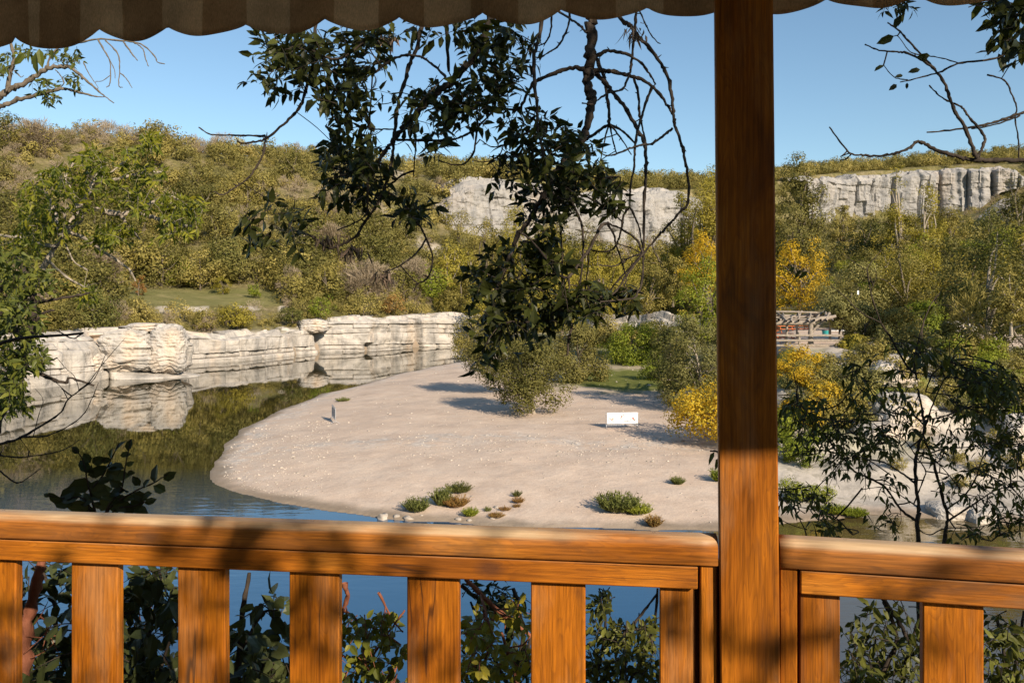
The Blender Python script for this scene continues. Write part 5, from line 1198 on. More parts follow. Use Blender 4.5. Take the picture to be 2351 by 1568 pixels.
# --- the ash hanging over the middle of the view; its trunk stands just right of the frame on the bank
K = .3412; Z3 = (K, 1070.3, 0.0); Z2 = (K, 535.2, 0.0); Z1 = (K, 0.0, 0.0); Z4 = (K, 1762.5, 0.0)
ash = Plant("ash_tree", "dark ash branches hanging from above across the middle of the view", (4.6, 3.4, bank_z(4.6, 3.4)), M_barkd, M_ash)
DA = 4.7
ash.limb([(848, -420), (850, -60), (845, 130), (840, 250), (830, 400), (825, 500), (815, 580), (840, 640), (842, 720), (812, 850), (780, 930), (700, 1030), (640, 1120), (570, 1200), (530, 1290), (470, 1400), (420, 1480), (345, 1590), (270, 1790), (190, 1990), (185, 2090), (240, 2170), (310, 2160)], (DA, DA - .2), 42, 7, Z3)
for pts, r0, r1 in (
 ([(800, 466), (700, 460), (600, 490), (500, 535), (440, 570), (380, 700), (340, 740), (210, 730)], 15, 8), ([(560, -150), (510, 140), (480, 290), (455, 380), (460, 560), (475, 700), (480, 850), (510, 1000), (530, 1120), (545, 1230), (600, 1320), (680, 1345), (720, 1310)], 15, 6),
 ([(840, 470), (960, 480), (1060, 500), (1160, 530), (1260, 590), (1340, 690), (1390, 770)], 16, 8), ([(850, 390), (940, 350), (1010, 350), (1100, 375), (1180, 430), (1240, 510), (1275, 570)], 14, 6),
 ([(900, -120), (1040, 125), (1100, 170), (1150, 240), (1230, 320), (1310, 430), (1360, 530), (1385, 670), (1395, 780), (1410, 860), (1450, 980), (1475, 1090), (1495, 1230), (1492, 1370), (1430, 1435), (1340, 1540), (1290, 1590), (1200, 1700), (1120, 1780), (1010, 1900), (960, 1970)], 15, 6),
 ([(1150, -150), (1140, 90), (1135, 200), (1120, 330), (1110, 440), (1095, 510), (1060, 590), (1030, 610), (950, 630), (880, 680), (850, 705), (780, 695)], 11, 5),
 ([(860, 480), (930, 550), (1000, 640), (1080, 740), (1150, 870), (1200, 970), (1210, 1080), (1205, 1200), (1195, 1400), (1195, 1560), (1190, 1700)], 16, 8), ([(870, 390), (930, 520), (945, 620), (960, 740), (962, 830)], 13, 10),
 ([(962, 835), (880, 890), (800, 950)], 10, 9), ([(962, 835), (930, 950), (905, 1080)], 8, 4), ([(962, 835), (985, 940), (1010, 1030)], 7, 4), ([(962, 835), (1040, 930), (1110, 1040)], 8, 4), ([(962, 835), (1060, 890), (1140, 970)], 9, 6),
 ([(1130, 530), (1160, 650), (1165, 760), (1190, 880), (1210, 980)], 10, 7), ([(1250, 590), (1200, 720), (1170, 820), (1150, 900), (1135, 1000), (1130, 1120), (1105, 1270), (1100, 1390)], 10, 7), ([(1100, 1390), (1060, 1450), (1040, 1560), (1010, 1650), (960, 1690), (880, 1692), (830, 1677)], 8, 5), ([(1100, 1390), (1140, 1470), (1170, 1560), (1190, 1690)], 7, 5),
 ([(1390, 865), (1320, 920), (1250, 970), (1190, 975), (1100, 1000), (1000, 1040), (940, 1050)], 10, 5), ([(700, -80), (695, 120), (670, 220), (620, 310), (560, 350), (500, 392)], 9, 5), ([(575, 60), (570, 200), (540, 280), (490, 310)], 7, 4), ([(560, 40), (700, 130), (760, 170), (810, 225)], 9, 8), ([(1160, 60), (1200, 150), (1240, 230), (1290, 290)], 6, 3),
 ([(1190, 1707), (1080, 1850), (1000, 1970), (900, 2000)], 9, 5), ([(1190, 1707), (1190, 1800), (1180, 1900), (1160, 1960), (1110, 2010), (900, 2030)], 9, 5), ([(1190, 1707), (1100, 1735), (1000, 1790), (900, 1785)], 7, 4), ([(1190, 1707), (1150, 1620), (1060, 1550), (950, 1500)], 8, 6), ([(1190, 1707), (1080, 1660), (1000, 1640)], 5, 3),
 ([(950, 1500), (900, 1535), (830, 1680), (760, 1770), (690, 1862), (650, 1862), (600, 1830), (540, 1740), (430, 1610), (350, 1560)], 12, 6), ([(700, 1340), (760, 1467), (785, 1557), (785, 1747), (760, 1930), (730, 2040)], 9, 6), ([(690, 1862), (690, 1960), (640, 2010)], 7, 4), ([(715, 2030), (695, 2150), (712, 2190), (692, 2270), (680, 2390)], 9, 8),
 ([(950, 1500), (990, 1570), (1010, 1650), (1050, 1767), (1080, 1887)], 8, 5), ([(825, 1690), (820, 1800), (800, 1940), (770, 1990)], 7, 4), ([(620, 1400), (640, 1600), (650, 1800), (640, 1950)], 6, 4), ([(300, 1750), (400, 1860), (500, 1950), (620, 1990)], 7, 4),
 ([(640, 1120), (760, 1150), (880, 1200), (1000, 1190)], 9, 4), ([(570, 1200), (680, 1280), (820, 1330), (940, 1400), (1060, 1500)], 9, 5), ([(480, 850), (400, 900), (290, 960), (180, 990), (90, 940)], 8, 4), ([(230, 1040), (140, 1090), (40, 1080)], 6, 3)):
    ash.limb(pts, (DA + float(ash.r.normal()) * .12, DA + float(ash.r.normal()) * .2), r0, r1, Z3)
for pts, r0, r1 in (
 ([(1830, -160), (1710, 180), (1650, 320), (1590, 420), (1480, 540), (1380, 620), (1280, 720), (1200, 800), (1130, 880), (1060, 970), (1010, 1040), (960, 1130), (930, 1230)], 30, 10), ([(1300, 0), (1240, 310), (1190, 420), (1150, 560), (1110, 690), (1095, 830), (1080, 960), (1070, 1080), (1040, 1200), (1010, 1290), (960, 1390), (880, 1500), (840, 1577), (770, 1627), (700, 1657), (640, 1667), (530, 1592), (430, 1560)], 14, 7),
 ([(940, 500), (1060, 410), (1150, 375), (1260, 385), (1350, 440), (1430, 520)], 9, 9), ([(560, 150), (540, 400), (480, 640), (450, 720), (360, 820), (225, 930), (150, 955), (60, 965), (30, 950)], 13, 5), ([(222, 930), (200, 1040), (160, 1120), (90, 1210), (0, 1270), (-70, 1312), (-130, 1290)], 9, 4), ([(215, 918), (100, 912), (0, 912), (-150, 905), (-230, 858)], 8, 4),
 ([(1440, -60), (1440, 200), (1450, 480)], 13, 11), ([(1100, 940), (1300, 945), (1470, 940), (1560, 910), (1640, 860), (1740, 760)], 9, 7), ([(1640, 880), (1620, 1020), (1560, 1100), (1480, 1110), (1380, 1080)], 8, 4), ([(1200, 800), (1220, 900), (1230, 960), (1220, 1080), (1215, 1190)], 8, 4),
 ([(1040, 1290), (1130, 1360), (1210, 1460), (1270, 1547), (1300, 1607), (1340, 1717), (1330, 1827), (1290, 1887), (1240, 1907), (1215, 1960)], 9, 4), ([(1300, 1607), (1230, 1707), (1140, 1777), (1060, 1817), (1010, 1830)], 7, 4), ([(905, 1200), (905, 1400), (890, 1450), (820, 1500), (700, 1550)], 7, 4), ([(1215, 1150), (1140, 1180), (1060, 1240), (960, 1320)], 8, 5), ([(500, 330), (700, 400), (850, 310), (950, 230)], 9, 6),
 ([(700, 430), (600, 480), (480, 470), (300, 440)], 7, 4), ([(900, 860), (980, 870), (1090, 870)], 7, 5), ([(1000, 1100), (860, 1150), (740, 1180), (640, 1200)], 8, 4)):
    ash.limb(pts, (DA + float(ash.r.normal()) * .12, DA + float(ash.r.normal()) * .2), r0, r1, Z2)
# spiky short spurs along the thin bare limbs
allc = [c for c in ash.nodes]
for c in allc:
    for q in range(max(1, len(c) // 9)):
        p = c[int(ash.r.integers(len(c)))]; d = unit(ash.r.normal(size=3)) * ash.r.uniform(.012, .04); ash.b.tube(np.array([p, p + d * .6, p + d]) - ash.base, [.004, .003, .0015], 4)
for c in ((655, 150, 70, 68, 26), (700, 110, 60, 45, 20), (820, 118, 80, 58, 32), (800, 225, 70, 58, 24), (985, 270, 52, 85, 26), (810, 330, 70, 45, 18), (800, 405, 66, 70, 26), (860, 400, 40, 60, 12), (1140, 115, 85, 75, 34), (1125, 225, 95, 70, 34), (1210, 318, 75, 55, 24), (1310, 325, 55, 50, 13), (1190, 385, 60, 40, 14),
          (1330, 420, 95, 50, 30), (1400, 440, 40, 45, 10), (1250, 470, 70, 55, 20), (1180, 610, 100, 65, 34), (1120, 690, 50, 60, 18), (1235, 690, 95, 55, 32), (1370, 685, 85, 36, 24), (1135, 780, 36, 46, 12), (1250, 590, 60, 50, 16), (1220, 750, 60, 30, 10), (620, 515, 68, 55, 15), (935, 478, 38, 34, 11), (1440, 690, 25, 28, 5), (950, 60, 150, 30, 18)):
    ash.cluster(c[0], c[1], c[2], c[3], DA, .22, int(c[4] * 1.12), .18, 8, .082, .46, droop=.12, bend=.15)
# withered bunches
wb = MB(); wr = np.random.default_rng(8)
for (x, y) in ((535.2 + K * 640, K * (290 + 1307)), (535.2 + K * 800, K * (365 + 1307)), (535.2 + K * 1040, K * (545 + 1307)), (535.2 + K * 1030, K * 265), (1070.3 + K * 1140, K * 200)):
    c = W(x, y, DA); n = 34; B = c + wr.normal(size=(n, 3)) * [.035, .03, .015]; D = unit(np.array([0, 0, -1.0]) + wr.normal(size=(n, 3)) * .35)
    V, T, Q = leaves(B, D, wr.normal(size=(n, 3)), wr.uniform(.05, .11, n), .016, .5, .2); wb.add(V - ash.base, T, Q)
wb.obj("withered_leaves", M_dead, ash.t)
# trunk, overhead limbs and the main crown above the awning (out of the frame: it shades the hanging branches)
top = W(1070.3 + K * 848, K * -420, DA); top2 = W(535.2 + K * 1830, K * -160, DA)
tb = ash.base
ash.limb3([tb + [0, 0, -.4], tb + [-.15, 0, 2.5], [4.2, 3.4, EYE + 1.6], [3.5, 3.6, EYE + 2.6], [2.2, 4.1, EYE + 2.5], top + [.25, -.1, .25], top], .16, .062)
ash.limb3([[3.5, 3.6, EYE + 2.6], [2.0, 4.0, EYE + 2.9], [.9, 4.5, EYE + 2.1], top2], .08, .045)
ash.limb3([[3.5, 3.6, EYE + 2.6], [3.2, 2.4, EYE + 3.6], [2.4, 1.0, EYE + 4.2]], .10, .03)
ash.limb3([[3.5, 3.6, EYE + 2.6], [3.9, 2.0, EYE + 3.9], [3.6, .4, EYE + 4.8]], .09, .03)
t_end = ash.done()
cr = np.random.default_rng(12)
P, N, _ = crown_cloud(cr, 5200, [((2.3, 1.2, EYE + 3.4), (1.9, 1.7, 1.0)), ((3.6, .6, EYE + 3.9), (1.3, 1.5, 1.0)), ((1.6, 2.2, EYE + 2.6), (1.6, 1.2, .7))], 90, .42)
V, T, Q = leaves(P, unit(np.cross(N, cr.normal(size=P.shape)) + [0, 0, -.4]), N, .10, .048, .2, .2); mesh_obj("crown", V - ash.base, [T, Q], M_ash, ash.t)

sv = np.array(sun_vec)
def toward_sun(px, py, d, L): return W(px, py, d) + sv * L
rp = []; rq = np.random.default_rng(41)
for (px, py, d, L, sp, n) in ((735, 1225, 2.2, 5.6, .15, 15), (620, 1215, 2.2, 5.9, .13, 9), (820, 1260, 2.2, 5.8, .12, 7), (715, 1420, 2.2, 5.7, .16, 26), (470, 1340, 2.25, 6.0, .10, 10), (505, 1470, 2.25, 6.0, .10, 9), (990, 1430, 2.15, 5.8, .12, 5), (330, 1290, 2.25, 6.2, .14, 12), (130, 1280, 2.28, 6.2, .16, 9), (20, 1500, 2.3, 6.2, .10, 10), (1570, 1500, 2.1, 5.6, .09, 7), (1880, 1480, 2.0, 5.4, .11, 18), (2130, 1290, 1.95, 5.4, .10, 7), (1725, 1480, 2.0, 5.5, .05, 3)):
    rp.append(toward_sun(px, py, d, L) + rq.normal(size=(n, 3)) * sp)
rp = np.concatenate(rp); V, T, Q = leaves(rp, unit(rq.normal(size=rp.shape) + [0, 0, -.6]), unit(rq.normal(size=rp.shape) * .6 + sv), rq.uniform(.08, .13, len(rp)), .055, .2, .2)
mesh_obj("rear_foliage", V - ash.base, [T, Q], M_ash, ash.t)
rb = MB(); hub = np.array([3.2, -1.0, EYE + 4.0]); rb.tube(crom(np.array([[3.6, .4, EYE + 4.8], hub, [2.6, -2.9, EYE + 3.0], [1.4, -3.6, EYE + 2.9]]), 6) - ash.base, np.linspace(.04, .008, 19), 6); rb.obj("rear_bough", M_barkd, ash.t, True)
# --- bare branching tree at the upper right
tr2 = Plant("bare_tree", "thin almost leafless dark branches at the upper right against the sky", (3.4, 4.4, bank_z(3.4, 4.4)), M_barkd, M_ash)
DR = 4.0
for pts, r0, r1 in (
 ([(2300, 1160), (2050, 1110), (1725, 1080), (1560, 1080), (1430, 1080), (1330, 1070), (1230, 1040), (1130, 1010), (1060, 970), (1000, 955), (950, 1000), (850, 1035), (750, 1050), (640, 1045), (560, 1035), (490, 960), (415, 855)], 20, 4), ([(560, 1040), (530, 1070), (488, 1080)], 5, 4), ([(550, 1030), (490, 1055)], 4, 3),
 ([(1410, 1065), (1380, 1000), (1330, 860), (1260, 760), (1220, 650), (1190, 560), (1130, 480), (1060, 400), (960, 290), (880, 205), (805, 155)], 14, 5), ([(1415, 1055), (1450, 980), (1460, 920), (1400, 840), (1340, 770), (1300, 720), (1210, 680), (1150, 640), (1085, 575)], 11, 5),
 ([(2100, 700), (1725, 760), (1600, 800), (1480, 835), (1300, 870), (1070, 893)], 11, 5), ([(1700, 780), (1560, 830), (1440, 860), (1370, 868)], 7, 4), ([(2050, 260), (1700, 340), (1500, 400), (1280, 430), (1150, 490), (1000, 530), (890, 555)], 9, 4), ([(1280, 425), (1180, 395), (1060, 375), (960, 350), (880, 250), (850, 245)], 4, 3),
 ([(1130, 470), (1030, 400), (930, 360), (860, 350), (750, 340), (655, 300)], 9, 5), ([(1480, 505), (1590, 540), (1640, 630), (1675, 730), (1665, 800), (1690, 950), (1690, 1065)], 6, 5), ([(940, 540), (850, 520), (780, 440)], 4, 3), ([(1760, -200), (1700, 60), (1640, 160), (1630, 210)], 8, 4), ([(1725, 340), (1660, 390)], 5, 3), ([(2000, 100), (1750, 40), (1500, 15), (1350, 50)], 7, 3), ([(1230, -200), (1000, -20), (860, 20), (790, 40)], 6, 3)):
    tr2.limb(pts, (DR, DR + .1), r0, r1, Z4)
def single_leaves(pl, lst, fx, d, width, oval=True):
    k, ox, oy = fx
    for (x, y, L, ang) in lst:
        c = W(ox + k * x, oy + k * y, d); a = math.radians(ang); D = np.array([[math.cos(a), pl.r.normal() * .25, math.sin(a)]]); N = np.array([[pl.r.normal() * .5, -1.0, pl.r.normal() * .5 + .3]])
        V, T, Q = leaves(c[None] - D * L * k / F * d * .5, D, N, L * k / F * d, L * k / F * d * width, .25, .2, oval); pl.l.add(V - pl.base, T, Q)
single_leaves(tr2, [(868, 152, 85, 250), (795, 270, 115, 205), (750, 455, 75, 205), (885, 512, 55, 190), (988, 476, 78, 190), (845, 588, 70, 215), (937, 580, 42, 270), (1050, 382, 90, 190), (1062, 392, 60, 250)], Z4, DR, .5)
tr2.cluster(1650, 20, 170, 60, DR, .1, 9, .12, 6, .085, .5, Z4, oval=True); tr2.cluster(1640, 190, 110, 120, DR, .1, 14, .12, 6, .09, .5, Z4, oval=True); tr2.cluster(1715, 340, 50, 60, DR, .1, 4, .1, 5, .08, .45, Z4, oval=True); tr2.cluster(860, 30, 80, 25, DR, .1, 5, .09, 8, .05, .4, Z4)
P = [np.array([3.4, 4.4, bank_z(3.4, 4.4) - .4]), np.array([3.3, 4.3, EYE - 1]), W(1762.5 + K * 2300, K * 1160, DR)]
tr2.limb3(P, .09, .03); tr2.limb3([P[1], [3.4, 4.2, EYE + .4], W(1762.5 + K * 2100, K * 700, DR), W(1762.5 + K * 2050, K * 260, DR), W(1762.5 + K * 1900, K * -200, DR)], .04, .012)
tr2.limb3([W(1762.5 + K * 1900, K * -200, DR), W(1762.5 + K * 1600, K * -300, DR), W(1762.5 + K * 1230, K * -200, DR)], .014, .008); tr2.done()

# --- sunlit compound-leaved tree at the left, and its neighbours
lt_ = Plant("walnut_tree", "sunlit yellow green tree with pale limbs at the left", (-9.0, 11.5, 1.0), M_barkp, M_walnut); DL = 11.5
for pts, r0, r1 in (
 ([(20, 800), (58, 705), (95, 622), (128, 568), (150, 530), (168, 500), (188, 490), (228, 478), (262, 490)], 7, 3), ([(150, 533), (190, 545), (232, 575), (290, 612), (312, 645)], 5, 2), ([(172, 497), (190, 465), (206, 440), (222, 400), (240, 370)], 6, 3), ([(232, 482), (275, 492), (305, 488), (345, 498), (392, 512), (440, 520)], 7, 3),
 ([(140, 545), (132, 505), (118, 470), (100, 430), (95, 400)], 6, 3), ([(230, 415), (285, 372), (330, 330), (352, 318)], 2.6, 1.4), ([(180, 480), (165, 440), (150, 410), (168, 375)], 5, 3), ([(275, 492), (300, 525), (322, 550)], 4, 2), ([(300, 490), (340, 470), (390, 450), (420, 470)], 4, 2), ([(258, 415), (310, 400), (345, 395), (375, 398)], 4, 2), ([(128, 568), (90, 560), (40, 545), (-20, 540)], 5, 3), ([(150, 530), (190, 500), (150, 480), (150, 515)], 4, 3), ([(200, 620), (170, 600), (150, 560)], 2, 2), ([(110, 600), (160, 640), (205, 665)], 3, 2)):
    lt_.limb(pts, (DL, DL + .3), r0, r1)
lt_.limb3([[-9.0, 11.5, .6], [-8.6, 11.5, 4.0], W(20, 800, DL)], .10, .05)
for c in ((215, 362, 70, 34, 24), (130, 400, 55, 30, 16), (100, 440, 68, 48, 30), (180, 425, 50, 35, 14), (300, 390, 35, 30, 8), (345, 395, 42, 28, 14), (310, 455, 50, 40, 24), (430, 478, 48, 44, 26), (385, 470, 40, 34, 14), (90, 505, 58, 48, 28), (150, 500, 45, 38, 12), (262, 530, 62, 34, 24), (225, 545, 40, 28, 8), (345, 320, 24, 20, 16), (310, 345, 30, 20, 8), (395, 525, 50, 20, 9), (205, 662, 22, 26, 9), (50, 562, 60, 32, 18), (190, 455, 40, 30, 9), (250, 420, 40, 30, 9)):
    lt_.cluster(c[0], c[1], c[2] * .82, c[3] * .78, DL, .5, int(c[4] * 1.5), .22, 10, .115, .34, droop=.4, bend=.3)
lt_.done()
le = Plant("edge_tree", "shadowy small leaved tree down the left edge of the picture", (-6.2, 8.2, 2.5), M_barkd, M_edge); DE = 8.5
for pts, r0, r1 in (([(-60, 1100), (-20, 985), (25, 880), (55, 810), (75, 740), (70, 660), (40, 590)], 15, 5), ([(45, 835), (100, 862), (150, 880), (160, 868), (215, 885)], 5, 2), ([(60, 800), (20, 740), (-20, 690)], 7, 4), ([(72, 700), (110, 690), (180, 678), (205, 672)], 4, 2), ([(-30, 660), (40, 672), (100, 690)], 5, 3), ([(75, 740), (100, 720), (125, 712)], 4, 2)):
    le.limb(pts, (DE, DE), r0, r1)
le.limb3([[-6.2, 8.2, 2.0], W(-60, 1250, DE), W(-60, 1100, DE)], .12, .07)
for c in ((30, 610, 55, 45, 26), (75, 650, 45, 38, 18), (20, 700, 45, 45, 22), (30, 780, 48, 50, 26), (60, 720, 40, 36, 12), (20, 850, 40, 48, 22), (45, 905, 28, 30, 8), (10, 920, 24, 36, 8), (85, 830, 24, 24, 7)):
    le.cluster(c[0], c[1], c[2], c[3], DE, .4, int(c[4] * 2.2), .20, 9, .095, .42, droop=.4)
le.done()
# upper-left boughs
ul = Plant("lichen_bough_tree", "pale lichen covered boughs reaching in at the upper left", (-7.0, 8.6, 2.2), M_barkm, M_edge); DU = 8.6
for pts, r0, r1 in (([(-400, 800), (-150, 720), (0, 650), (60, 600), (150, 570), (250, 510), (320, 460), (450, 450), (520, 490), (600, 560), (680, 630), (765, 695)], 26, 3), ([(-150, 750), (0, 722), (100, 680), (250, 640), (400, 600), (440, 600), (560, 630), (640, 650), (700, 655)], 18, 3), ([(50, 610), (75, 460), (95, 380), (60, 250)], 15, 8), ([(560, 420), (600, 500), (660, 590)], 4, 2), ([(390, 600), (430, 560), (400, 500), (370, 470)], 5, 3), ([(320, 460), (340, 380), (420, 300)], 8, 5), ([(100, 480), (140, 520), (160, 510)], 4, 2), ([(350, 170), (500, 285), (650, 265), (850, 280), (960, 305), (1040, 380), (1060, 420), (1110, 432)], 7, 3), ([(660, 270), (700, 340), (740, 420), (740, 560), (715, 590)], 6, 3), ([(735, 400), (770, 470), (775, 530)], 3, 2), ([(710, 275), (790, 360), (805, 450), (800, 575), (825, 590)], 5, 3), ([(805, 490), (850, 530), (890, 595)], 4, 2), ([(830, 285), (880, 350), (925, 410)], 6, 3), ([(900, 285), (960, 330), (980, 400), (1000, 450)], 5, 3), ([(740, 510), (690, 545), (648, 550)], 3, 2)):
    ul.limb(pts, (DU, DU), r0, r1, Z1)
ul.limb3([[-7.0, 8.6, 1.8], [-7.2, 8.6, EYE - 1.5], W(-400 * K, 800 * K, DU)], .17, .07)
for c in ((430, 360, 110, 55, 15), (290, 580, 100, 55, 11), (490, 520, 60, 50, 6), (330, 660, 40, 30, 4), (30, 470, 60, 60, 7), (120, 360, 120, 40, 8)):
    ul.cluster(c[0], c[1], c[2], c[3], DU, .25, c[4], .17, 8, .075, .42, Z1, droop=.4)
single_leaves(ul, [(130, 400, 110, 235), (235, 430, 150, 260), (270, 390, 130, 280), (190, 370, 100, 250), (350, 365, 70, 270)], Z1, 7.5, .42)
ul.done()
# bare twigs low on the left
ZL = (.3185, 0, 624.0); bt = Plant("bare_twig_bush", "bare dark twigs arching over the water at the lower left", (-3.6, 4.2, bank_z(-3.6, 4.2)), M_barkd, M_oval, "bush"); DB = 4.2
for pts, r0, r1 in (([(-300, 1330), (0, 1240), (140, 1200), (330, 1090), (440, 1010), (490, 920), (580, 850), (680, 770), (760, 600)], 11, 2), ([(140, 1190), (250, 1190), (340, 1180), (480, 1120), (600, 1030), (660, 920), (710, 800)], 7, 2), ([(-300, 1290), (0, 1325), (170, 1335), (400, 1300), (500, 1260), (570, 1210)], 8, 2), ([(-200, 1330), (0, 1440), (80, 1500), (140, 1520), (220, 1470), (295, 1415)], 8, 3), ([(240, 1185), (280, 1030), (310, 920), (250, 840)], 3, 1.5), ([(490, 920), (440, 830), (370, 760), (360, 640)], 3, 1.5), ([(570, 850), (540, 760), (470, 690), (410, 620)], 3, 1.5), ([(150, 1210), (210, 1290), (225, 1330)], 3, 1.5), ([(0, 1310), (60, 1220)], 3, 1.5), ([(640, 800), (720, 690), (830, 560), (900, 480)], 3, 1.2), ([(600, 440), (520, 480), (400, 420), (300, 430)], 5, 2)):
    bt.limb(pts, (DB, DB + .15), r0, r1, ZL)
bt.limb3([[-3.6, 4.2, bank_z(-3.6, 4.2) - .3], [-3.3, 4.2, EYE - 1.8], W(-300 * .3185, 624 + 1330 * .3185, DB)], .03, .012)
bt.limb3([[-3.3, 4.2, EYE - 1.8], W(-300 * .3185, 624 + 1290 * .3185, DB), W(-200 * .3185, 624 + 1330 * .3185, DB)], .02, .01)
bt.limb3([W(-100, 980, DB), W(-20, 800, DB), W(190, 765, DB)], .015, .006); bt.done()

# round-leaved bush at the rail
ZB = (.4026, 0, 936.5); DO = 2.95
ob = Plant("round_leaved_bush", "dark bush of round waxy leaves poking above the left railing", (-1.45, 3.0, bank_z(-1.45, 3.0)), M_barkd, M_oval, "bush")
stems = [[(560, 900), (545, 600), (520, 480), (590, 380), (640, 280), (680, 200)], [(580, 900), (600, 600), (690, 470), (715, 330), (745, 180)], [(590, 900), (610, 600), (760, 480), (870, 430), (960, 375)], [(540, 900), (520, 600), (460, 510), (380, 520), (270, 495)], [(560, 900), (640, 600), (760, 560), (840, 530)], [(545, 600), (500, 420), (470, 290), (410, 225)]]
for st_ in stems: ob.limb(st_, DO, 7, 3, ZB)
single_leaves(ob, [(682, 212, 80, 55), (735, 210, 70, 75), (630, 258, 62, 80), (715, 265, 60, 10), (600, 300, 60, 200), (660, 335, 110, 10), (740, 318, 48, 20), (495, 285, 70, 120), (430, 240, 60, 140), (520, 365, 80, 100), (560, 360, 110, 20), (450, 445, 140, 185), (640, 370, 110, 200), (745, 370, 50, 10), (600, 410, 70, 10), (660, 430, 90, 350), (775, 415, 70, 120), (830, 430, 70, 60), (880, 375, 105, 95), (965, 388, 85, 30), (922, 465, 90, 320), (585, 470, 110, 5), (540, 505, 90, 350), (620, 505, 90, 350), (680, 520, 90, 5), (745, 510, 80, 20), (800, 505, 90, 330), (860, 530, 65, 20), (400, 510, 130, 190), (310, 515, 100, 150), (265, 497, 40, 150), (440, 565, 150, 190), (560, 555, 60, 320), (650, 575, 60, 330), (800, 580, 90, 340), (740, 580, 90, 10), (490, 590, 110, 10), (700, 460, 90, 160), (480, 330, 95, 120), (560, 300, 90, 20), (610, 335, 90, 200), (690, 385, 100, 350), (560, 450, 110, 340), (660, 480, 110, 190), (480, 520, 120, 170), (360, 540, 120, 170), (380, 490, 110, 200), (600, 550, 110, 10), (700, 560, 110, 350), (780, 545, 100, 10), (830, 500, 80, 200)], ZB, DO, .66)
ob.done()

# foliage seen between the balusters
def thicket(name, label, bx_, by_, mat_b, mat_l, d, stems, clus, leaf, width, oval, L=.12, nl=6, droop=.3, cat="bush"):
    p = Plant(name, label, (bx_, by_, bank_z(bx_, by_)), mat_b, mat_l, cat)
    for pts, r0, r1 in stems: p.limb(pts, (d, d + .05), r0, r1)
    for pts, r0, r1 in stems:
        if pts[0][1] >= 1650: p.limb3([p.base + [0, 0, -.2], (p.base + W(*pts[0], d)) / 2 + [0, 0, .05], W(*pts[0], d)], r0 * 1.3 / F * d, r0 / F * d)
    for (cx, cy, rx, ry, n) in clus: p.cluster(cx, cy, rx, ry, d, .16, n, L, nl, leaf, width, droop=droop, oval=oval)
    p.done(); return p
thicket("laurel_bush", "thick dark leafy bush behind the two leftmost balusters", -1.75, 3.2, M_barkd, M_oval, 3.2, [([(90, 1800), (110, 1568), (130, 1420), (100, 1310)], 6, 3), ([(300, 1800), (320, 1568), (350, 1420), (380, 1300)], 6, 3), ([(300, 1700), (250, 1500), (200, 1350)], 5, 3), ([(320, 1700), (380, 1500), (430, 1380)], 5, 3), ([(20, 1700), (40, 1500), (50, 1320)], 5, 3)],
 [(110, 1420, 80, 130, 30), (335, 1430, 85, 130, 44), (240, 1480, 80, 100, 18), (80, 1540, 80, 50, 22), (330, 1550, 90, 50, 30), (20, 1350, 40, 60, 8), (380, 1330, 40, 35, 10)], .068, .55, True)
thicket("yellowing_bush", "sunlit yellow green undergrowth low behind the left balusters", -2.1, 4.0, M_barkr, M_lime, 4.0, [([(60, 1800), (100, 1600), (130, 1480)], 4, 2), ([(280, 1800), (300, 1600), (330, 1450)], 4, 2)], [(110, 1530, 80, 90, 34), (320, 1540, 80, 80, 26), (350, 1370, 50, 40, 8)], .05, .5, True, .10, 7)
rt = Plant("red_trunk_tree", "leaning red brown trunk behind the leftmost gap of the railing", (-1.75, 2.9, bank_z(-1.75, 2.9)), M_barkr, M_dead)
rt.limb([(40, 1850), (50, 1568), (62, 1440), (80, 1360), (92, 1295), (105, 1240)], 2.9, 19, 7)
for a, b_ in (((55, 1500), (130, 1420)), ((60, 1460), (145, 1455)), ((80, 1430), (110, 1380)), ((70, 1510), (125, 1475)), ((100, 1420), (135, 1500)), ((110, 1430), (95, 1500))): rt.limb([a, ((a[0] + b_[0]) / 2, (a[1] + b_[1]) / 2 + 5), b_], 2.88, 1.6, .8)
rt.limb3([[-1.75, 2.9, bank_z(-1.75, 2.9) - .2], W(35, 2000, 2.9), W(40, 1850, 2.9)], .05, .03); rt.done()
thicket("broad_leaved_bush", "broad leaved bush with dark stem in the third gap of the railing", -.95, 3.1, M_barkd, M_oval, 3.1, [([(540, 1800), (545, 1568), (555, 1420), (572, 1316)], 9, 5), ([(560, 1700), (600, 1540), (640, 1450)], 5, 3), ([(540, 1600), (520, 1500), (500, 1440)], 5, 3), ([(550, 1500), (600, 1410), (640, 1400)], 4, 2)], [(545, 1490, 50, 60, 12), (620, 1520, 45, 50, 13), (560, 1560, 60, 30, 12), (620, 1400, 40, 18, 5), (650, 1560, 40, 30, 8)], .075, .62, True)
thicket("bramble", "yellow green bramble sprays in the fourth gap of the railing", -.6, 3.2, M_barkr, M_lime, 3.2, [([(800, 1800), (830, 1568), (860, 1500), (900, 1440), (930, 1400)], 4, 2), ([(790, 1340), (798, 1370), (780, 1420)], 6, 4), ([(790, 1400), (830, 1430), (880, 1450), (920, 1480)], 4, 2), ([(880, 1700), (900, 1560), (930, 1500)], 4, 2), ([(870, 1360), (900, 1420), (925, 1450)], 3, 2), ([(780, 1500), (840, 1540), (900, 1580)], 3, 2)], [(820, 1440, 45, 30, 12), (880, 1430, 45, 30, 10), (890, 1490, 40, 40, 10), (810, 1530, 40, 50, 10), (880, 1560, 50, 30, 10)], .045, .6, True, .10, 6)
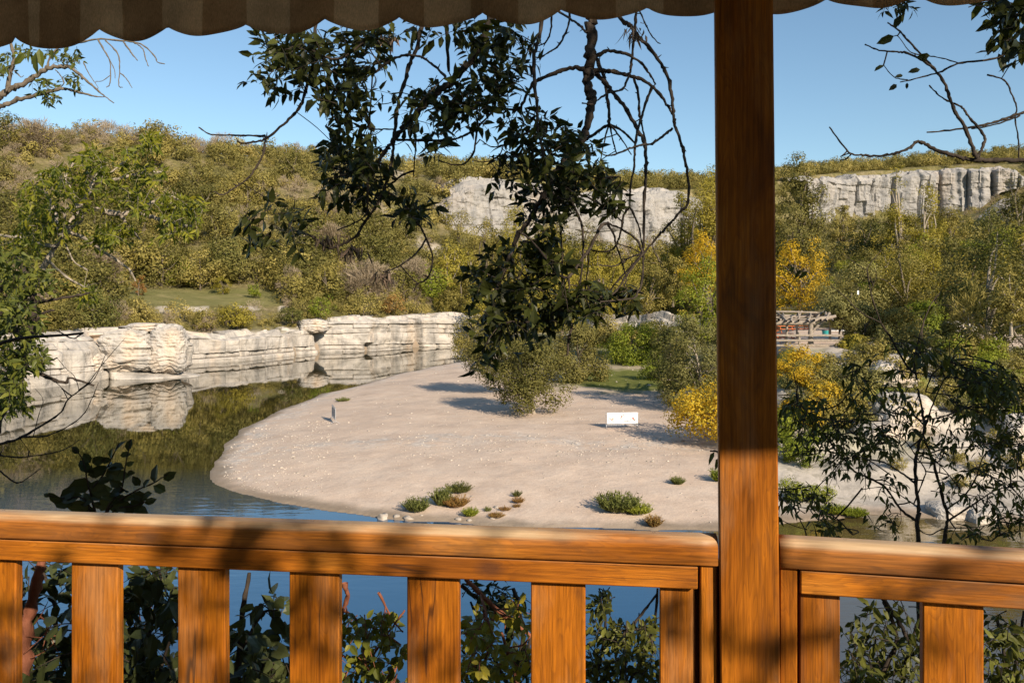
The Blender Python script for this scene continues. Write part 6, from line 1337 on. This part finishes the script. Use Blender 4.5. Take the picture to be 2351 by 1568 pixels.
thicket("bramble", "tangled bramble with pale leaves in the fifth gap of the railing", -.05, 3.3, M_barkr, M_lime, 3.3, [([(1060, 1800), (1100, 1568), (1130, 1460), (1110, 1400)], 5, 3), ([(1070, 1330), (1120, 1380), (1180, 1430), (1220, 1460)], 6, 4), ([(1220, 1700), (1180, 1540), (1150, 1450)], 5, 3), ([(1060, 1560), (1120, 1500), (1200, 1480)], 4, 2), ([(1060, 1450), (1130, 1480), (1190, 1530)], 4, 2)], [(1110, 1440, 50, 45, 20), (1090, 1530, 45, 45, 18), (1180, 1520, 45, 50, 16), (1160, 1400, 45, 40, 9)], .045, .58, True, .10, 6)
thicket("dark_sapling", "dark arching sapling leaves behind the fifth and sixth gaps", .25, 3.7, M_barkd, M_ash, 3.7, [([(1150, 1800), (1180, 1568), (1200, 1460), (1180, 1350)], 7, 4), ([(1180, 1600), (1120, 1480), (1080, 1380)], 5, 3), ([(1210, 1500), (1230, 1420), (1260, 1350)], 4, 3), ([(1060, 1345), (1110, 1385), (1180, 1440)], 5, 3)], [(1170, 1400, 60, 60, 18), (1110, 1370, 55, 35, 10), (1200, 1500, 40, 60, 12), (1090, 1500, 50, 60, 10)], .06, .45, False)
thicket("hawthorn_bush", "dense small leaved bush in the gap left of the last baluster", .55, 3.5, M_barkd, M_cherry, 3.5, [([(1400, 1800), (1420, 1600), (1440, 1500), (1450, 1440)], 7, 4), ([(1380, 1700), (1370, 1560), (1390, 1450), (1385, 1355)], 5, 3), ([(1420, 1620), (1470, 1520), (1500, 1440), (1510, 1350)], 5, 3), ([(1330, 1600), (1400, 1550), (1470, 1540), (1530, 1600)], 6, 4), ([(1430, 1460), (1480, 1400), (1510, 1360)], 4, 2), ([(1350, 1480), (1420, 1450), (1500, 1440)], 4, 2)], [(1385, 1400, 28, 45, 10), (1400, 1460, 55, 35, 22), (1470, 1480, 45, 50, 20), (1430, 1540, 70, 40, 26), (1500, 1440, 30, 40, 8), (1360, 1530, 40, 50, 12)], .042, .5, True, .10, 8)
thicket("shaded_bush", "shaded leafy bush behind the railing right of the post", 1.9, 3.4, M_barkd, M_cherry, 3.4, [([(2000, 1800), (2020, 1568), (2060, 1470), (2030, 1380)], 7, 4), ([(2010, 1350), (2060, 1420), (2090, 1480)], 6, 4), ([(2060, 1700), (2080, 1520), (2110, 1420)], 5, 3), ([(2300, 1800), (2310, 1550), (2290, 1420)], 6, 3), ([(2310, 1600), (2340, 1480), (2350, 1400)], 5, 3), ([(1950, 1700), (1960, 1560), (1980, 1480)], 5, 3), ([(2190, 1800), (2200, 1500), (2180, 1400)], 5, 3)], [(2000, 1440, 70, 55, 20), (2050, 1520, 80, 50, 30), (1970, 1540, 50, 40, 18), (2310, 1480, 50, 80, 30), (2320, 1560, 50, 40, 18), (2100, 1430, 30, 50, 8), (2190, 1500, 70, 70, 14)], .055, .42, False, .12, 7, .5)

# --- airy shrub with drooping leaves at the right
ZR = (.2413, 1783.8, 891.9); Q4 = (K, 1762.5, 446.0); DS = 3.9
rs = Plant("drooping_shrub", "airy dark shrub of drooping narrow leaves rising behind the right railing", (1.75, 3.9, bank_z(1.75, 3.9)), M_barkd, M_cherry, "shrub")
for pts, r0, r1 in (([(1345, 2400), (1345, 1600), (1335, 1260), (1352, 1150), (1322, 900), (1322, 650), (1380, 450), (1402, 350), (1372, 150), (1340, 0)], 26, 13), ([(1590, 2400), (1590, 1500), (1622, 1250), (1580, 1050), (1530, 850), (1450, 600), (1392, 450)], 25, 13), ([(1312, 1250), (1180, 1150), (1040, 950), (900, 860), (740, 790), (660, 690), (560, 590), (370, 320), (240, 170), (180, 80)], 16, 5), ([(1312, 890), (1150, 780), (980, 690), (720, 650), (550, 540), (420, 470)], 12, 5), ([(1615, 1150), (1800, 1000), (1900, 830), (1960, 650), (2100, 520), (2351, 300)], 12, 5), ([(1640, 1250), (1900, 1080), (2100, 960), (2351, 930), (2500, 900)], 13, 5), ([(1450, 620), (1600, 570), (1800, 560), (2100, 520), (2351, 530), (2500, 500)], 10, 5), ([(1330, 1120), (1150, 1000), (1000, 940), (800, 960)], 8, 4), ([(1340, 1000), (1400, 850), (1410, 770), (1320, 640), (1200, 480), (1000, 380)], 10, 5), ([(1330, 1330), (1450, 1390), (1600, 1330), (1900, 1320), (2100, 1260)], 9, 4), ([(720, 1390), (560, 1230), (420, 1170), (200, 1120), (60, 1040)], 9, 4), ([(-60, 900), (40, 1040), (150, 1130), (260, 1330), (300, 1500)], 4, 9), ([(20, 1240), (150, 1300), (280, 1340)], 6, 4), ([(1390, 450), (1450, 250), (1520, 60), (1600, -100)], 12, 8), ([(1400, 350), (1300, 260), (1100, 230), (950, 110), (850, -60), (800, -200)], 12, 5), ([(1420, 300), (1600, 260), (1900, 150), (2200, 120), (2400, 60)], 9, 4), ([(1550, 800), (1560, 600), (1640, 350), (1700, 180)], 7, 3), ([(1330, 700), (1220, 600), (1120, 420), (1090, 250)], 7, 3), ([(1900, 830), (2050, 760), (2250, 760), (2400, 700)], 8, 4), ([(2040, 1450), (2150, 1380), (2351, 1350)], 9, 5), ([(1100, 1420), (1180, 1260), (1160, 1100)], 5, 3), ([(720, 640), (640, 560), (600, 420), (560, 300)], 6, 3), ([(850, 850), (800, 740), (830, 600)], 5, 3)):
    rs.limb(pts, (DS + float(rs.r.normal()) * .1, DS + float(rs.r.normal()) * .22), r0 * .75, r1 * .75, ZR)
for pts, r0, r1 in (([(1000, 1250), (990, 1100), (1040, 900), (1060, 830), (1100, 740), (1170, 650)], 8, 3), ([(990, 1200), (940, 1160), (830, 970), (760, 860), (700, 680), (670, 520), (680, 480), (770, 370)], 8, 2), ([(765, 870), (620, 790), (520, 690), (430, 620)], 5, 2), ([(1060, 1330), (1110, 1210), (1180, 1150), (1280, 1075)], 6, 3), ([(670, 520), (600, 470), (500, 400)], 2.5, 1.5), ([(690, 560), (600, 540), (540, 500)], 2, 1.2), ([(1010, 1120), (1035, 1000), (1040, 900)], 5, 3), ([(700, 640), (730, 560), (720, 500)], 2, 1.2), ([(870, 1010), (910, 1000), (900, 1030)], 2, 1), ([(1110, 1220), (1000, 1150), (930, 1060), (870, 1010)], 4, 2)):
    rs.limb(pts, (DS, DS + .1), r0, r1, Q4)
for (cx, cy, rx, ry, n) in ((350, 420, 250, 200, 40), (180, 250, 150, 160, 16), (760, 330, 260, 190, 38), (1020, 480, 200, 140, 26), (640, 560, 200, 120, 20), (1250, 300, 180, 200, 20), (1700, 300, 220, 200, 26), (2050, 330, 260, 260, 44), (2250, 500, 180, 200, 24), (2000, 780, 300, 160, 26), (2100, 1050, 260, 160, 28), (2200, 1250, 200, 120, 18), (1650, 950, 110, 130, 9), (200, 1000, 180, 130, 22), (450, 1060, 120, 90, 10), (420, 1280, 170, 80, 16), (1000, 900, 160, 120, 9), (1000, 1220, 200, 100, 9), (1750, 1330, 200, 80, 9), (1550, 600, 160, 120, 9), (1900, 60, 250, 150, 26), (2250, 60, 200, 150, 22), (900, 20, 260, 120, 14), (600, 740, 130, 60, 10), (820, 720, 60, 80, 5)):
    rs.cluster(cx, cy, rx, ry, DS, .28, max(3, int(n * .78)), .10, 6, .045, .34, ZR, droop=.85, bend=.35)
for (cx, cy, rx, ry, n) in ((960, 1040, 60, 60, 5), (1090, 1050, 90, 70, 10), (1160, 700, 20, 50, 2), (1240, 1080, 60, 60, 5), (880, 1190, 60, 30, 4), (900, 1290, 60, 40, 4), (800, 1020, 30, 30, 2), (1300, 1150, 90, 60, 10), (1430, 1220, 120, 90, 18), (1560, 1240, 120, 110, 20), (580, 1210, 60, 90, 6), (190, 1340, 70, 80, 8), (340, 1400, 60, 80, 6)):
    rs.cluster(cx, cy, rx, ry, DS, .2, n, .12, 6, .062, .32, Q4, droop=.85, bend=.35)
single_leaves(rs, [(160, 505, 60, 215), (200, 540, 75, 240), (235, 545, 85, 220), (1165, 690, 90, 265), (1045, 640, 50, 250)], Q4, 3.4, .38, False)
rs.done()
# two leaves left of the post belong to a low sprig of the same kind behind it
lp = Plant("post_sprig", "small drooping leaf sprig showing at the left side of the post", (1.25, 3.6, bank_z(1.25, 3.6)), M_barkd, M_cherry, "shrub")
lp.limb([(1720, 1500), (1715, 1250), (1690, 1080), (1650, 1040), (1630, 1035)], 3.6, 4, 1.5); lp.limb3([[1.25, 3.6, bank_z(1.25, 3.6) - .2], W(1725, 1700, 3.6), W(1720, 1500, 3.6)], .02, .008)
single_leaves(lp, [(1632, 1052, 34, 240), (1645, 1066, 36, 250), (1700, 1060, 34, 290)], (1, 0, 0), 3.6, .36, False); lp.done()
